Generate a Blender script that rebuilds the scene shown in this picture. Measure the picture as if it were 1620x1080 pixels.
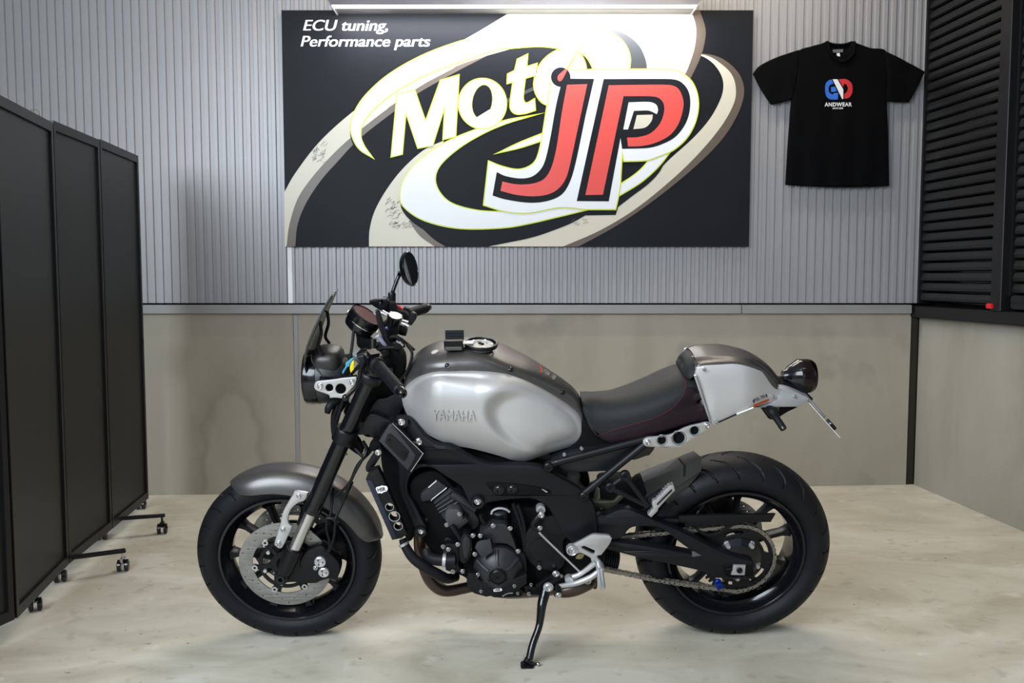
import bpy, bmesh, math, random
from math import sin, cos, pi, radians, atan, sqrt, hypot, exp
from mathutils import Vector, Matrix
from mathutils.bvhtree import BVHTree
random.seed(7)
C = bpy.context.scene.collection
for o in list(bpy.data.objects): bpy.data.objects.remove(o)

# ------------------------------------------------------------ camera, world, lights, exposure
F = 1410.0; TH = radians(4.18); CAM = Vector((0, 0, 1.19))
cd = bpy.data.cameras.new('camera'); cam = bpy.data.objects.new('camera', cd); C.objects.link(cam)
cam.location = CAM; cam.rotation_euler = (pi/2 - TH, 0, 0)
cd.sensor_width = 36; cd.lens = F/1620*36; cd.clip_start = .05
bpy.context.scene.camera = cam
w = bpy.data.worlds.new('sky'); bpy.context.scene.world = w; w.use_nodes = True
w.node_tree.nodes['Background'].inputs[0].default_value = (.62, .78, 1, 1)
w.node_tree.nodes['Background'].inputs[1].default_value = .9
vs = bpy.context.scene.view_settings
bpy.context.scene.display_settings.display_device = 'sRGB'
vs.view_transform = 'Standard'; vs.look = 'None'; vs.gamma = 1; vs.use_curve_mapping = False
vs.exposure = 0.0
def area(name, loc, target, sx, sy, power, col):
    l = bpy.data.lights.new(name, 'AREA'); l.shape = 'RECTANGLE'; l.size = sx; l.size_y = sy
    l.energy = power; l.color = col
    o = bpy.data.objects.new(name, l); C.objects.link(o); o.location = loc
    o.rotation_euler = (Vector(target) - Vector(loc)).to_track_quat('-Z', 'Y').to_euler()
    return o
DAY = area('daylight_stand_in', (-1.9, -.3, 2.4), (.0, 2.2, .2), 2.8, 1.8, 250, (.80, .90, 1))  # area light standing in for daylight from an unseen opening; no doorway modelled
LAMPS = [(-.15, 4.30, 3.3), (1.05, 4.30, 3.3), (-1.2, 1.2, 3.3), (1.2, 1.2, 3.3)]   # ceiling battens, lit in their builder
LAMP_W = [25, 21, 6, 6]

# ------------------------------------------------------------ materials
def M(name, col, rough=.5, metal=0, bump=0, bscale=200, var=0, vscale=6, coat=0, emit=None, spec=.5):
    m = bpy.data.materials.new(name); m.use_nodes = True
    nt = m.node_tree; b = nt.nodes['Principled BSDF']
    b.inputs['Base Color'].default_value = (*col, 1); b.inputs['Roughness'].default_value = rough
    b.inputs['Metallic'].default_value = metal; b.inputs['Specular IOR Level'].default_value = spec
    if coat: b.inputs['Coat Weight'].default_value = coat; b.inputs['Coat Roughness'].default_value = .08
    if emit: b.inputs['Emission Color'].default_value = (*emit[0], 1); b.inputs['Emission Strength'].default_value = emit[1]
    tc = nt.nodes.new('ShaderNodeTexCoord')
    if var:
        n = nt.nodes.new('ShaderNodeTexNoise'); n.inputs['Scale'].default_value = vscale; n.inputs['Detail'].default_value = 5
        nt.links.new(tc.outputs['Object'], n.inputs['Vector'])
        r = nt.nodes.new('ShaderNodeValToRGB')
        r.color_ramp.elements[0].position = .3; r.color_ramp.elements[1].position = .7
        r.color_ramp.elements[0].color = (*[c*(1-var) for c in col], 1); r.color_ramp.elements[1].color = (*[min(1, c*(1+var)) for c in col], 1)
        nt.links.new(n.outputs['Fac'], r.inputs[0]); nt.links.new(r.outputs[0], b.inputs['Base Color'])
    if bump:
        n = nt.nodes.new('ShaderNodeTexNoise'); n.inputs['Scale'].default_value = bscale; n.inputs['Detail'].default_value = 3
        nt.links.new(tc.outputs['Object'], n.inputs['Vector'])
        bp = nt.nodes.new('ShaderNodeBump'); bp.inputs['Strength'].default_value = bump; bp.inputs['Distance'].default_value = .002
        nt.links.new(n.outputs['Fac'], bp.inputs['Height']); nt.links.new(bp.outputs[0], b.inputs['Normal'])
    return m
BLK = M('black satin', (.0045, .0045, .0058), .36, 0, .05, 300, .15, spec=.25)
GLOSS = M('black gloss', (.004, .004, .0055), .15, 0, .0, 1, .1, coat=.25, spec=.3)
MATT = M('black matt cast', (.0048, .0052, .007), .42, 0, .12, 600, .15, spec=.24)
DARK = M('deep black', (.003, .003, .0035), .7, 0, .05, 200, .2, spec=.12)
RUB = M('rubber', (.0055, .0058, .0075), .55, 0, .1, 150, .2, 12, spec=.2)
GREY = M('dark grey metallic', (.085, .08, .077), .33, .6, .02, 900, .06)
SILV = M('silver metallic paint', (.50, .49, .49), .48, .5, .01, 900, .03)
ALU = M('brushed aluminium', (.52, .52, .53), .34, .75, .08, 500, .06, 30)
CHR = M('chrome', (.55, .55, .57), .14, 1, 0, 1, .02)
STEEL = M('steel disc', (.27, .265, .26), .36, .8, .12, 700, .08, 40)
EXH = M('heat browned steel', (.085, .06, .05), .34, .85, .03, 80, .3, 9)
ENG = M('engine grey paint', (.015, .0158, .0185), .37, .1, .2, 900, .12, spec=.45)
CHAIN = M('chain steel', (.27, .25, .22), .34, .85, .05, 300, .15, 60)
SEAT = M('seat vinyl', (.013, .0138, .0145), .6, 0, .25, 700, .1, spec=.2)
SEATP = M('seat side vinyl', (.011, .0045, .0075), .6, 0, .25, 700, .15, spec=.2)
RED = M('red plastic', (.55, .012, .015), .3, 0, 0, 1, .08)
REDT = M('red thread', (.20, .014, .026), .7, 0, .1, 400, .1)
WHITE = M('white plastic', (.82, .82, .82), .4, 0, 0, 1, .03)
BLUE = M('blue anodised', (.005, .025, .25), .25, .7, 0, 1, .1)
CYAN = M('blue key plastic', (.05, .28, .42), .4, 0, .05, 100, .06)
YEL = M('yellow plastic', (.78, .58, .01), .4, 0, .05, 100, .05)
ORG = M('orange print', (.75, .14, .015), .5, 0, 0, 1, .04)
SMOKE = M('smoked screen', (.006, .0065, .0065), .15, 0, 0, 1, .1, coat=.1, spec=.3)
SMOKE.node_tree.nodes['Principled BSDF'].inputs['Alpha'].default_value = .97
GLASS = M('mirror glass', (.55, .55, .56), .02, 1, 0, 1, .01)
LENS = M('dark red lens', (.003, .0005, .0006), .10, 0, 0, 1, .1, spec=.4)

# ------------------------------------------------------------ helpers
def ray(px, py): return Vector(((px-810)/F, cos(TH) - (py-540)/F*sin(TH), -sin(TH) - (py-540)/F*cos(TH)))
def on_plane(px, py, P, N):
    r = ray(px, py); N = Vector(N); return CAM + r*((Vector(P)-CAM).dot(N)/r.dot(N))
def onY(px, py, Y): return on_plane(px, py, (0, Y, 0), (0, 1, 0))
SL = .0141
def floor_z(x): return SL*x
LEAN = radians(13); BP = Vector((.722, 2.94, .722*SL))
BR = (Matrix.Rotation(-atan(SL), 3, 'Y') @ Matrix.Rotation(LEAN, 3, 'X'))
BRT = BR.transposed()
def B(px, py, y):                                   # point of the motorcycle's own frame (x back, y to its right, z up)
    r = BRT @ ray(px, py); o = BRT @ (CAM - BP)
    return o + r*((y-o.y)/r.y)
def Bw(v):                                          # back to the picture, only used to split surfaces
    d = BR @ Vector(v) + BP - CAM; D = d.y*cos(TH) - d.z*sin(TH)
    return 810+F*d.x/D, 540-F*(d.y*sin(TH)+d.z*cos(TH))/D
def Z(x0, y0, s, pts): return [(x0+p[0]/s, y0+p[1]/s)+tuple(p[2:]) for p in pts]
def sm(pts, n=5, closed=True):                      # Catmull-Rom; a third element marks a corner
    P = [Vector(p[:2]) for p in pts]; N = len(P); out = []
    cor = [len(p) > 2 and p[2] for p in pts]
    for i in range(N if closed else N-1):
        a, b = P[i], P[(i+1) % N]
        p0 = P[i-1] if (i or closed) else a
        p3 = P[(i+2) % N] if (i+2 < N or closed) else b
        m1 = (b-p0)*.5 if not cor[i] else (b-a); m2 = (p3-a)*.5 if not cor[(i+1) % N] else (b-a)
        if cor[i] and cor[(i+1) % N]: out.append(tuple(a)); continue
        L = (b-a).length
        for m in (m1, m2):
            if m.length > 1.2*L: m *= 1.2*L/m.length
        for k in range(n):
            t = k/n; t2, t3 = t*t, t*t*t
            out.append(tuple(a*(2*t3-3*t2+1) + m1*(t3-2*t2+t) + b*(-2*t3+3*t2) + m2*(t3-t2)))
    if not closed: out.append(tuple(P[-1]))
    return out
def poly(pts): return [(p[0], p[1], 1) for p in pts]
def circ(cx, cy, r, n=20, ry=None, rot=0):
    ry = ry or r; c, s = cos(rot), sin(rot)
    return [(cx+r*cos(a)*c-ry*sin(a)*s, cy+r*cos(a)*s+ry*sin(a)*c) for a in (2*pi*i/n for i in range(n))]
def curve_mesh(polys, half, bev=0, off=0, bres=1):
    cu = bpy.data.curves.new('t', 'CURVE'); cu.dimensions = '2D'; cu.fill_mode = 'BOTH'
    cu.extrude = max(half-bev, 0); cu.bevel_depth = bev; cu.bevel_resolution = bres; cu.offset = off-bev
    for p in polys:
        s = cu.splines.new('POLY'); s.points.add(len(p)-1); s.use_cyclic_u = True
        for q, v in zip(s.points, p): q.co = (v[0], v[1], 0, 1)
    o = bpy.data.objects.new('t', cu); me = bpy.data.meshes.new_from_object(o)
    bpy.data.objects.remove(o); bpy.data.curves.remove(cu); return me
def link(name, me, mat, parent=None, smooth=35, recalc=True):
    if recalc:
        bm = bmesh.new(); bm.from_mesh(me)
        bmesh.ops.remove_doubles(bm, verts=bm.verts, dist=1e-6)
        bmesh.ops.recalc_face_normals(bm, faces=bm.faces); bm.to_mesh(me); bm.free()
    me.name = name; o = bpy.data.objects.new(name, me); C.objects.link(o)
    me.materials.clear()
    if mat: me.materials.append(mat)
    if smooth:
        me.polygons.foreach_set('use_smooth', [True]*len(me.polygons)); me.set_sharp_from_angle(angle=radians(smooth))
    if parent: o.parent = parent
    return o
def obj(name, bm, mat, parent=None, smooth=35):
    me = bpy.data.meshes.new(name); bmesh.ops.recalc_face_normals(bm, faces=bm.faces); bm.to_mesh(me); bm.free()
    return link(name, me, mat, parent, smooth, False)
def tag(o, label=None, cat=None, group=None, kind=None):
    for k, v in (('label', label), ('category', cat), ('group', group), ('kind', kind)):
        if v: o[k] = v
    return o
def empty(name, loc=(0, 0, 0), parent=None):
    o = bpy.data.objects.new(name, None); C.objects.link(o); o.location = loc; o.empty_display_size = .1
    if parent: o.parent = parent
    return o
def mapped(name, polys, fn, th, mat, parent, bev=0, off=0, smooth=35, ppm=480):
    """polys in picture px, th in metres; fn(px, py, depth) -> point"""
    me = curve_mesh(polys, th*ppm/2, bev, off)
    zs = [v.co.z for v in me.vertices]; zm = max(zs)
    for v in me.vertices: v.co = fn(v.co.x, v.co.y, (zm-v.co.z)/ppm)
    return link(name, me, mat, parent, smooth)
def text_mesh(s, x0, yb, width, height, shear=0, off=0, extr=.5, font_h=.69, rot=0, space=1):
    cu = bpy.data.curves.new('t', 'FONT'); cu.body = s; cu.shear = shear; cu.offset = off; cu.extrude = .01; cu.space_character = space
    o = bpy.data.objects.new('t', cu); me = bpy.data.meshes.new_from_object(o)
    bpy.data.objects.remove(o)
    xs = [v.co.x for v in me.vertices]; a, b = min(xs), max(xs)
    c, sn = cos(rot), sin(rot)
    for v in me.vertices:
        u = (v.co.x-a)/(b-a)*width; h = -v.co.y/font_h*height; z = extr if v.co.z > 0 else 0
        v.co = (x0+u*c-h*sn, yb+u*sn+h*c, z)
    return me
def bold(me, dx):
    bm = bmesh.new(); bm.from_mesh(me)
    src = [(v.co.copy()) for v in bm.verts]; fs = [[v.index for v in f.verts] for f in bm.faces]
    for k in (1, 2):
        nv = [bm.verts.new((c.x+dx*k, c.y, c.z+.012*k)) for c in src]
        for f in fs:
            try: bm.faces.new([nv[i] for i in f])
            except ValueError: pass
    bm.to_mesh(me); bm.free(); return me
def map_text(name, me, fn, mat, parent, ppm=480):
    zm = max(v.co.z for v in me.vertices)
    for v in me.vertices: v.co = fn(v.co.x, v.co.y, (zm-v.co.z)/ppm)
    return link(name, me, mat, parent, 0)
def box(bm, c, s, R=None):
    M4 = Matrix.Translation(c) @ (R.to_4x4() if R else Matrix()) @ Matrix.Diagonal((*s, 1))
    return bmesh.ops.create_cube(bm, size=1, matrix=M4)['verts']
def bevel(bm, w, seg=1):
    bmesh.ops.bevel(bm, geom=bm.edges[:], offset=w, segments=seg, affect='EDGES', clamp_overlap=True)
def cr(pts, n, closed=False):
    P = [Vector(p) for p in pts]; N = len(P); out = []
    for i in range(N if closed else N-1):
        a, b = P[i], P[(i+1) % N]; p0 = P[i-1] if (i or closed) else a*2-b; p3 = P[(i+2) % N] if (i+2 < N or closed) else b*2-a
        for k in range(n):
            t = k/n; t2, t3 = t*t, t*t*t
            out.append((a*2 + (b-p0)*t + (p0*2-a*5+b*4-p3)*t2 + (a*3-p0-b*3+p3)*t3)*.5)
    if not closed: out.append(P[-1])
    return out
def tube(bm, pts, r, n=10, sub=5, caps=True):
    """pts 3D; r number or list"""
    rs = r if isinstance(r, (list, tuple)) else [r]*len(pts)
    Q = cr([(*p, q) for p, q in zip(pts, rs)], sub) if len(pts) > 2 else [Vector((*p, q)) for p, q in zip(pts, rs)]
    P = [Vector(q[:3]) for q in Q]; R = [q[3] for q in Q]
    rings = []; u = None
    for i, p in enumerate(P):
        t = (P[min(i+1, len(P)-1)]-P[max(i-1, 0)]).normalized()
        if u is None: u = t.orthogonal().normalized()
        u = (u - t*u.dot(t)).normalized(); v = t.cross(u)
        rings.append([bm.verts.new(p+(u*cos(a)+v*sin(a))*R[i]) for a in (2*pi*k/n for k in range(n))])
    skinrings(bm, rings, True, caps)
def skinrings(bm, rings, closed=True, caps=False):
    n = len(rings[0])
    for a, b in zip(rings, rings[1:]):
        for k in range(n if closed else n-1):
            q = [a[k], a[(k+1) % n], b[(k+1) % n], b[k]]
            q = [v for i, v in enumerate(q) if v not in q[:i]]
            if len(q) > 2:
                try: bm.faces.new(q)
                except ValueError: pass
    if caps:
        for r in (rings[0], rings[-1]):
            try: bm.faces.new(r)
            except ValueError: pass
def lathe(bm, prof, c, d, n=32, ang0=0):
    """prof: (radius, along d); closes to poles where radius is 0"""
    d = Vector(d).normalized(); u = d.orthogonal().normalized() if abs(d.y) < .99 else Vector((1, 0, 0)); v = d.cross(u); c = Vector(c)
    rings = []
    for r, a in prof:
        if r < 1e-6: x = bm.verts.new(c+d*a); rings.append([x]*n)
        else: rings.append([bm.verts.new(c+d*a+(u*cos(t)+v*sin(t))*r) for t in (ang0+2*pi*k/n for k in range(n))])
    skinrings(bm, rings, True, False)
# ============================================================ THE ROOM
def ramp_mat(name, stops, rough, scale, stretch=(1, 1, 1), bump=.15, spots=None, dist=0, detail=8, bscale=60):
    m = bpy.data.materials.new(name); m.use_nodes = True; nt = m.node_tree; b = nt.nodes['Principled BSDF']
    b.inputs['Roughness'].default_value = rough
    tc = nt.nodes.new('ShaderNodeTexCoord'); mp = nt.nodes.new('ShaderNodeMapping'); mp.inputs['Scale'].default_value = stretch
    nt.links.new(tc.outputs['Object'], mp.inputs[0])
    n = nt.nodes.new('ShaderNodeTexNoise'); n.inputs['Scale'].default_value = scale; n.inputs['Detail'].default_value = detail; n.inputs['Distortion'].default_value = dist
    n.inputs['Roughness'].default_value = .6
    nt.links.new(mp.outputs[0], n.inputs['Vector'])
    r = nt.nodes.new('ShaderNodeValToRGB'); el = r.color_ramp.elements
    while len(el) < len(stops): el.new(.5)
    for e, (p, c) in zip(el, stops): e.position = p; e.color = (*c, 1)
    nt.links.new(n.outputs['Fac'], r.inputs[0]); out = r.outputs[0]
    if spots:
        for sc, lo, hi, col, fac in spots:
            s = nt.nodes.new('ShaderNodeTexNoise'); s.inputs['Scale'].default_value = sc; s.inputs['Detail'].default_value = 4
            nt.links.new(tc.outputs['Object'], s.inputs['Vector'])
            rr = nt.nodes.new('ShaderNodeMapRange'); rr.inputs[1].default_value = lo; rr.inputs[2].default_value = hi; rr.inputs[4].default_value = fac
            nt.links.new(s.outputs['Fac'], rr.inputs[0])
            mx = nt.nodes.new('ShaderNodeMix'); mx.data_type = 'RGBA'; mx.inputs[7].default_value = (*col, 1)
            nt.links.new(rr.outputs[0], mx.inputs[0]); nt.links.new(out, mx.inputs[6]); out = mx.outputs[2]
    nt.links.new(out, b.inputs['Base Color'])
    n2 = nt.nodes.new('ShaderNodeTexNoise'); n2.inputs['Scale'].default_value = bscale; n2.inputs['Detail'].default_value = 6
    nt.links.new(tc.outputs['Object'], n2.inputs['Vector'])
    bp = nt.nodes.new('ShaderNodeBump'); bp.inputs['Strength'].default_value = bump; bp.inputs['Distance'].default_value = .004
    nt.links.new(n2.outputs['Fac'], bp.inputs['Height']); nt.links.new(bp.outputs[0], b.inputs['Normal'])
    return m
FLOORM = ramp_mat('worn concrete floor', [(.28, (.355, .318, .245)), (.5, (.47, .435, .355)), (.72, (.57, .54, .47))], .5, 1.9, (1, 1.7, 1), .10,
                  [(4.3, .66, .74, (.20, .18, .14), .5), (30, .715, .75, (.08, .07, .055), .85), (9, .64, .74, (.66, .64, .60), .45), (17, .60, .70, (.27, .245, .20), .4)], .9, 12)
CONC = ramp_mat('concrete panel', [(.25, (.285, .254, .20)), (.55, (.325, .293, .236)), (.85, (.365, .332, .274))], .7, 1.6, (1.7, 1, .5), .08,
                [(2.6, .62, .72, (.17, .155, .125), .45), (11, .70, .76, (.15, .135, .11), .45)], .8)
CONC2 = ramp_mat('concrete side wall', [(.3, (.225, .214, .175)), (.55, (.27, .258, .218)), (.8, (.32, .31, .275))], .7, 2.0, (1.4, 1.4, .5), .08,
                 [(2.2, .60, .72, (.21, .20, .17), .4)], .5)
CORR = M('galvanised cladding', (.325, .315, .325), .42, .2, .02, 40, .05, 1.5)
TRIMM = M('grey folded trim', (.275, .265, .26), .45, .2, .02, 60, .05)
PLAST = M('ceiling paint', (.55, .54, .52), .8, 0, .05, 60, .04)
SHUT = M('black shutter paint', (.009, .0095, .0105), .42, .0, .04, 90, .1, spec=.3)
FRM = M('black window frame', (.007, .007, .008), .45, .0, .03, 90, .1, spec=.3)
GAP = M('dark gap', (.03, .027, .02), .8, 0, .05, 60, .1, spec=.1)
YW = 4.90
def W(px, py, Y=YW): return onY(px, py, Y)
def quad_box(bm, x0, x1, y0, y1, z0, z1): return box(bm, ((x0+x1)/2, (y0+y1)/2, (z0+z1)/2), (x1-x0, y1-y0, z1-z0))

bm = bmesh.new()
v = [bm.verts.new((x, y, z+floor_z(x))) for z in (0, -.2) for x, y in ((-4, -5.2), (4.2, -5.2), (4.2, 5.3), (-4, 5.3))]
bm.faces.new(v[:4]); bm.faces.new(v[4:])
for i in range(4): bm.faces.new((v[i], v[(i+1) % 4], v[4+(i+1) % 4], v[4+i]))
tag(obj('floor', bm, FLOORM, None, 0), kind='structure')
bm = bmesh.new(); quad_box(bm, -4, 4.2, -5.2, 5.3, 3.5, 3.6); tag(obj('ceiling', bm, PLAST, None, 0), kind='structure')
bm = bmesh.new(); quad_box(bm, -3.3, -3.2, -5.2, 5.2, -.2, 3.5); tag(obj('wall_left', bm, CONC2, None, 0), kind='structure')

# back wall: corrugated sheet over two concrete panels
WB = tag(empty('wall_back', (0, YW, 0)), kind='structure')
def arch_stain(m, x0, z0, a, b):                # old water mark on the left panel: an arched dark edge
    nt = m.node_tree; bs = nt.nodes['Principled BSDF']; src = bs.inputs['Base Color'].links[0].from_socket
    tc = nt.nodes.new('ShaderNodeTexCoord'); n = nt.nodes.new('ShaderNodeTexNoise'); n.inputs['Scale'].default_value = 5; n.inputs['Detail'].default_value = 5
    mp = nt.nodes.new('ShaderNodeMapping'); mp.inputs['Location'].default_value = (-x0/a, 0, -z0/b); mp.inputs['Scale'].default_value = (1/a, 0, 1/b)
    nt.links.new(tc.outputs['Object'], n.inputs['Vector']); nt.links.new(tc.outputs['Object'], mp.inputs[0])
    ln = nt.nodes.new('ShaderNodeVectorMath'); ln.operation = 'LENGTH'; nt.links.new(mp.outputs[0], ln.inputs[0])
    ad = nt.nodes.new('ShaderNodeMath'); ad.operation = 'MULTIPLY_ADD'; ad.inputs[1].default_value = .7; nt.links.new(n.outputs['Fac'], ad.inputs[0]); nt.links.new(ln.outputs['Value'], ad.inputs[2])
    r = nt.nodes.new('ShaderNodeValToRGB'); e = r.color_ramp.elements
    for p, v in ((1.10, .10), (1.24, .55), (1.31, .30), (1.42, 0)): pass
    e[0].position = 0; e[0].color = (.12,)*3+(1,); e[1].position = 1; e[1].color = (0, 0, 0, 1)
    for p, v in ((.62, .10), (.70, .75), (.76, .38), (.90, 0)): q = e.new(p); q.color = (v, v, v, 1)
    sc = nt.nodes.new('ShaderNodeMath'); sc.operation = 'MULTIPLY'; sc.inputs[1].default_value = .56; nt.links.new(ad.outputs[0], sc.inputs[0]); nt.links.new(sc.outputs[0], r.inputs[0])
    mx = nt.nodes.new('ShaderNodeMix'); mx.data_type = 'RGBA'; mx.inputs[7].default_value = (.17, .15, .115, 1)
    m2 = nt.nodes.new('ShaderNodeMath'); m2.operation = 'MULTIPLY'; m2.inputs[1].default_value = .65; nt.links.new(r.outputs[0], m2.inputs[0])
    nt.links.new(m2.outputs[0], mx.inputs[0]); nt.links.new(src, mx.inputs[6]); nt.links.new(mx.outputs[2], bs.inputs['Base Color'])
arch_stain(CONC, -1.56, .0, .20, .72)
def wo(o): o.location = -Vector((0, YW, 0)); return o        # meshes are written in world coordinates
XC = W(1452, 484).x
bm = bmesh.new(); zb = W(800, 479.3).z; zt = 3.5
prof = []; x = -3.2; P = .0452
while x < XC:
    for dx, dy in ((0, 0), (.020, 0), (.0235, .010), (.0415, .010)): prof.append((x+dx, YW+dy))
    x += P
prof = [p for p in prof if p[0] < XC]
a = [bm.verts.new((x, y, zb)) for x, y in prof]; b = [bm.verts.new((x, y, zt)) for x, y in prof]
for i in range(len(a)-1): bm.faces.new((a[i], a[i+1], b[i+1], b[i]))
c = [bm.verts.new(q) for q in ((XC, YW+.03, zb), (XC, YW+.03, zt), (-3.2, YW+.03, zt), (-3.2, YW+.03, zb))]; bm.faces.new(c)
wo(obj('cladding_sheet', bm, CORR, WB, 20))
bm = bmesh.new(); p = W(456.5, 477); q = W(463.5, 395)
quad_box(bm, p.x, W(463.3, 477).x, YW-.006, YW+.012, zb, 2.4); wo(obj('cladding_seam', bm, WHITE, WB, 0))
xj0, xj1 = W(466, 640).x, W(473, 640).x
zpt = W(800, 493).z
for x0, x1 in ((-3.2, xj0), (xj1, W(1438, 640).x)):
    bm = bmesh.new(); quad_box(bm, x0, x1, YW, YW+.10, -.12, zpt); bevel(bm, .004); wo(obj('concrete_panel', bm, CONC, WB, 0))
bm = bmesh.new(); quad_box(bm, xj0+.001, xj1-.001, YW+.008, YW+.09, -.12, zpt); wo(obj('joint_sealant', bm, TRIMM, WB, 0))
bm = bmesh.new(); quad_box(bm, -3.2, 3.3, YW+.101, YW+.14, -.2, 3.5); wo(obj('backing_wall', bm, GAP, WB, 0))
# long folded ledge in two lengths
t1 = tag(empty('trim_1', (0, YW, 0)), kind='structure')
YT = YW-.032; zl0, zl1 = onY(800, 496, YT).z, onY(800, 482.3, YT).z
for x0, x1 in ((-3.19, onY(1173, 490, YT).x), (onY(1174, 490, YT).x, onY(1443, 490, YT).x)):
    bm = bmesh.new(); quad_box(bm, x0, x1, YT, YW+.05, zl0, zl1); bevel(bm, .003, 2); wo(obj('ledge_length', bm, TRIMM, t1, 0))
# right wall, opening outwards a little
CR = W(1450, 640); CR.z = 0
DR = Vector((.092, -1, 0)).normalized(); NR = Vector((-DR.y, DR.x, 0)) * -1   # NR points into the room
if NR.x > 0: NR = -NR
RM = Matrix((DR, NR, (0, 0, 1))).transposed()
def RW(px, py, d=0): return on_plane(px, py, CR+NR*d, NR)
def rl(p): return (p-CR).dot(DR)
def rbox(bm, l0, l1, d0, d1, z0, z1):
    return box(bm, CR+DR*((l0+l1)/2)+NR*((d0+d1)/2)+Vector((0, 0, (z0+z1)/2)), (l1-l0, abs(d1-d0), z1-z0), RM)
zr = RW(1451, 502).z
WR = tag(empty('wall_right', CR), kind='structure')
def ro(o): o.location = -CR; return o
bm = bmesh.new(); rbox(bm, 0, 9.6, -.12, 0, -.2, zr+.01); ro(obj('concrete_panel', bm, CONC2, WR, 0))
bm = bmesh.new(); rbox(bm, -.30, 9.6, -.2, -.125, -.2, 3.5); ro(obj('backing_wall', bm, GAP, WR, 0))
bm = bmesh.new(); box(bm, (W(1444.5, 640).x, YW+.04, .46), (.036, .06, 1.04)); ro(obj('corner_gap_strip', bm, GAP, WR, 0))
t2 = tag(empty('trim_2', CR), kind='structure')
zr1 = RW(1445, 484, .05).z; zr0 = RW(1451, 502, .05).z
bm = bmesh.new(); rbox(bm, -.02, 9.5, -.1, .05, zr0, zr1); bevel(bm, .004, 2); ro(obj('sill_length', bm, FRM, t2, 0))
# two shuttered windows with a post between them
l_a = rl(RW(1583, 250, .03)); l_b = rl(RW(1600, 250, .03)); 
def shutter(idx, l0, l1, z0, d):
    wn = tag(empty('window_%d' % idx, CR), kind='structure')
    bm = bmesh.new(); rbox(bm, l0, l1, -.12, -.10, z0, 3.48); ro(obj('dark_pane', bm, GLOSS, wn, 0))
    sh = None; z = z0+.012; pitch = .0535
    while z < 3.42:
        if sh is None:
            bm = bmesh.new()
            pr = [(0, 0), (.012, .006), (.013, .020), (.004, .043), (-.004, .046), (-.012, .030), (-.012, 0)]
            e = []
            for l in (l0+.02, l1-.012):
                e.append([bm.verts.new(CR+DR*l+NR*(d+p[0])+Vector((0, 0, z+p[1]))) for p in pr])
            skinrings(bm, e, True, True); s = ro(obj('slat', bm, SHUT, wn, 0)); sh = s; zz = z
        else:
            s = sh.copy(); C.objects.link(s); s.location.z += z-zz
        z += pitch
    for l, wd in ((l0+.008, .016), (l1-.006, .012)):
        bm = bmesh.new(); rbox(bm, l-wd/2, l+wd/2, d-.05, d+.02, z0, 3.48); ro(obj('guide_rail', bm, FRM, wn, 0))
    return wn
shutter(1, .004, l_a, zr1+.016, .0)
w2 = shutter(2, l_b, l_b+1.9, zr1+.07, .0)
bm = bmesh.new(); rbox(bm, l_b+.03, l_b+1.88, -.02, .03, zr1+.012, zr1+.075); bevel(bm, .006, 2); ro(obj('bottom_bar', bm, GLOSS, w2, 0))
t3 = tag(empty('trim_3', CR), kind='structure')
bm = bmesh.new(); rbox(bm, l_a, l_b, -.12, .055, zr1, 3.49); bevel(bm, .003); ro(obj('window_post', bm, FRM, t3, 0))
bm = bmesh.new(); p = RW(1565, 484, .062); lp = rl(p); rbox(bm, lp-.022, lp+.022, .02, .066, p.z-.012, p.z+.012); bevel(bm, .003, 2)
for vv in bm.verts: vv.co -= p
o = obj('shutter_latch', bm, RED, None); o.location = p; tag(o, 'small red plastic latch at the foot of the black shutter post', 'latch')
bm = bmesh.new(); rbox(bm, l_b+1.95, 9.6, -.12, -.05, zr1, 3.5); ro(obj('upper_panel', bm, CORR, WR, 0))

# ceiling battens (outside the frame, they light the room)
for i, (x, y, z) in enumerate(LAMPS):
    r = empty('ceiling_batten', (x, y, 3.5)); tag(r, ['white ceiling batten over the floor left of the motorcycle, near the wall sign', 'white ceiling batten over the floor right of the motorcycle, near the wall sign', 'white ceiling batten over the left front of the garage floor', 'white ceiling batten over the right front of the garage floor'][i], 'lamp', 'ceiling battens')
    bm = bmesh.new(); quad_box(bm, -.6, .6, -.06, .06, -.09, 0); bevel(bm, .01); obj('housing', bm, WHITE, r)
    bm = bmesh.new(); tube(bm, [(-.58, 0, -.125), (.58, 0, -.125)], .014, 12); obj('lamp_tube', bm, M('lit tube', (.9, .9, .85), .4, emit=((1, .93, .78), 6)), r)
    L = area('batten_light', (x, y, 3.34), (x, y, 0), 1.2, .12, LAMP_W[i], (1, .88, .70)); 

# wall-washer over the sign
ls = empty('sign_lamp', (W(812, 18).x, YW, W(812, 18).z))
def so(o): o.location = -ls.location; return o
zk = onY(812, 20, YW-.05).z
xa, xb = onY(533, 20, YW-.05).x, onY(1094, 20, YW-.05).x
def yat(py):
    r = ray(812, py); return r.y*((zk-CAM.z)/r.z)
y7, y14 = yat(7), yat(14.5)
bm = bmesh.new(); quad_box(bm, xa, xb, y14, YW-.012, zk, zk+.05); bevel(bm, .003); so(obj('reflector_lip', bm, TRIMM, ls, 0))
bm = bmesh.new(); quad_box(bm, xa-.004, xb+.004, yat(-16), y7, zk-.004, zk+.07); bevel(bm, .004); so(obj('lamp_housing', bm, M('lavender lamp housing', (.45, .44, .55), .5, var=.03), ls, 0))
bm = bmesh.new(); quad_box(bm, xa, xb, y7+.001, y14-.001, zk+.004, zk+.05); so(obj('diffuser', bm, M('lit diffuser', (.9, .9, .9), .5, emit=((1, .98, .95), 5)), ls, 0))
for x in (xa-.006, xb+.001):
    bm = bmesh.new(); quad_box(bm, x, x+.006, yat(-16), YW-.012, zk-.006, zk+.07); so(obj('end_plate', bm, WHITE, ls, 0))
tag(ls, 'long white strip lamp mounted over the top edge of the wall sign', 'lamp')
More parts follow.
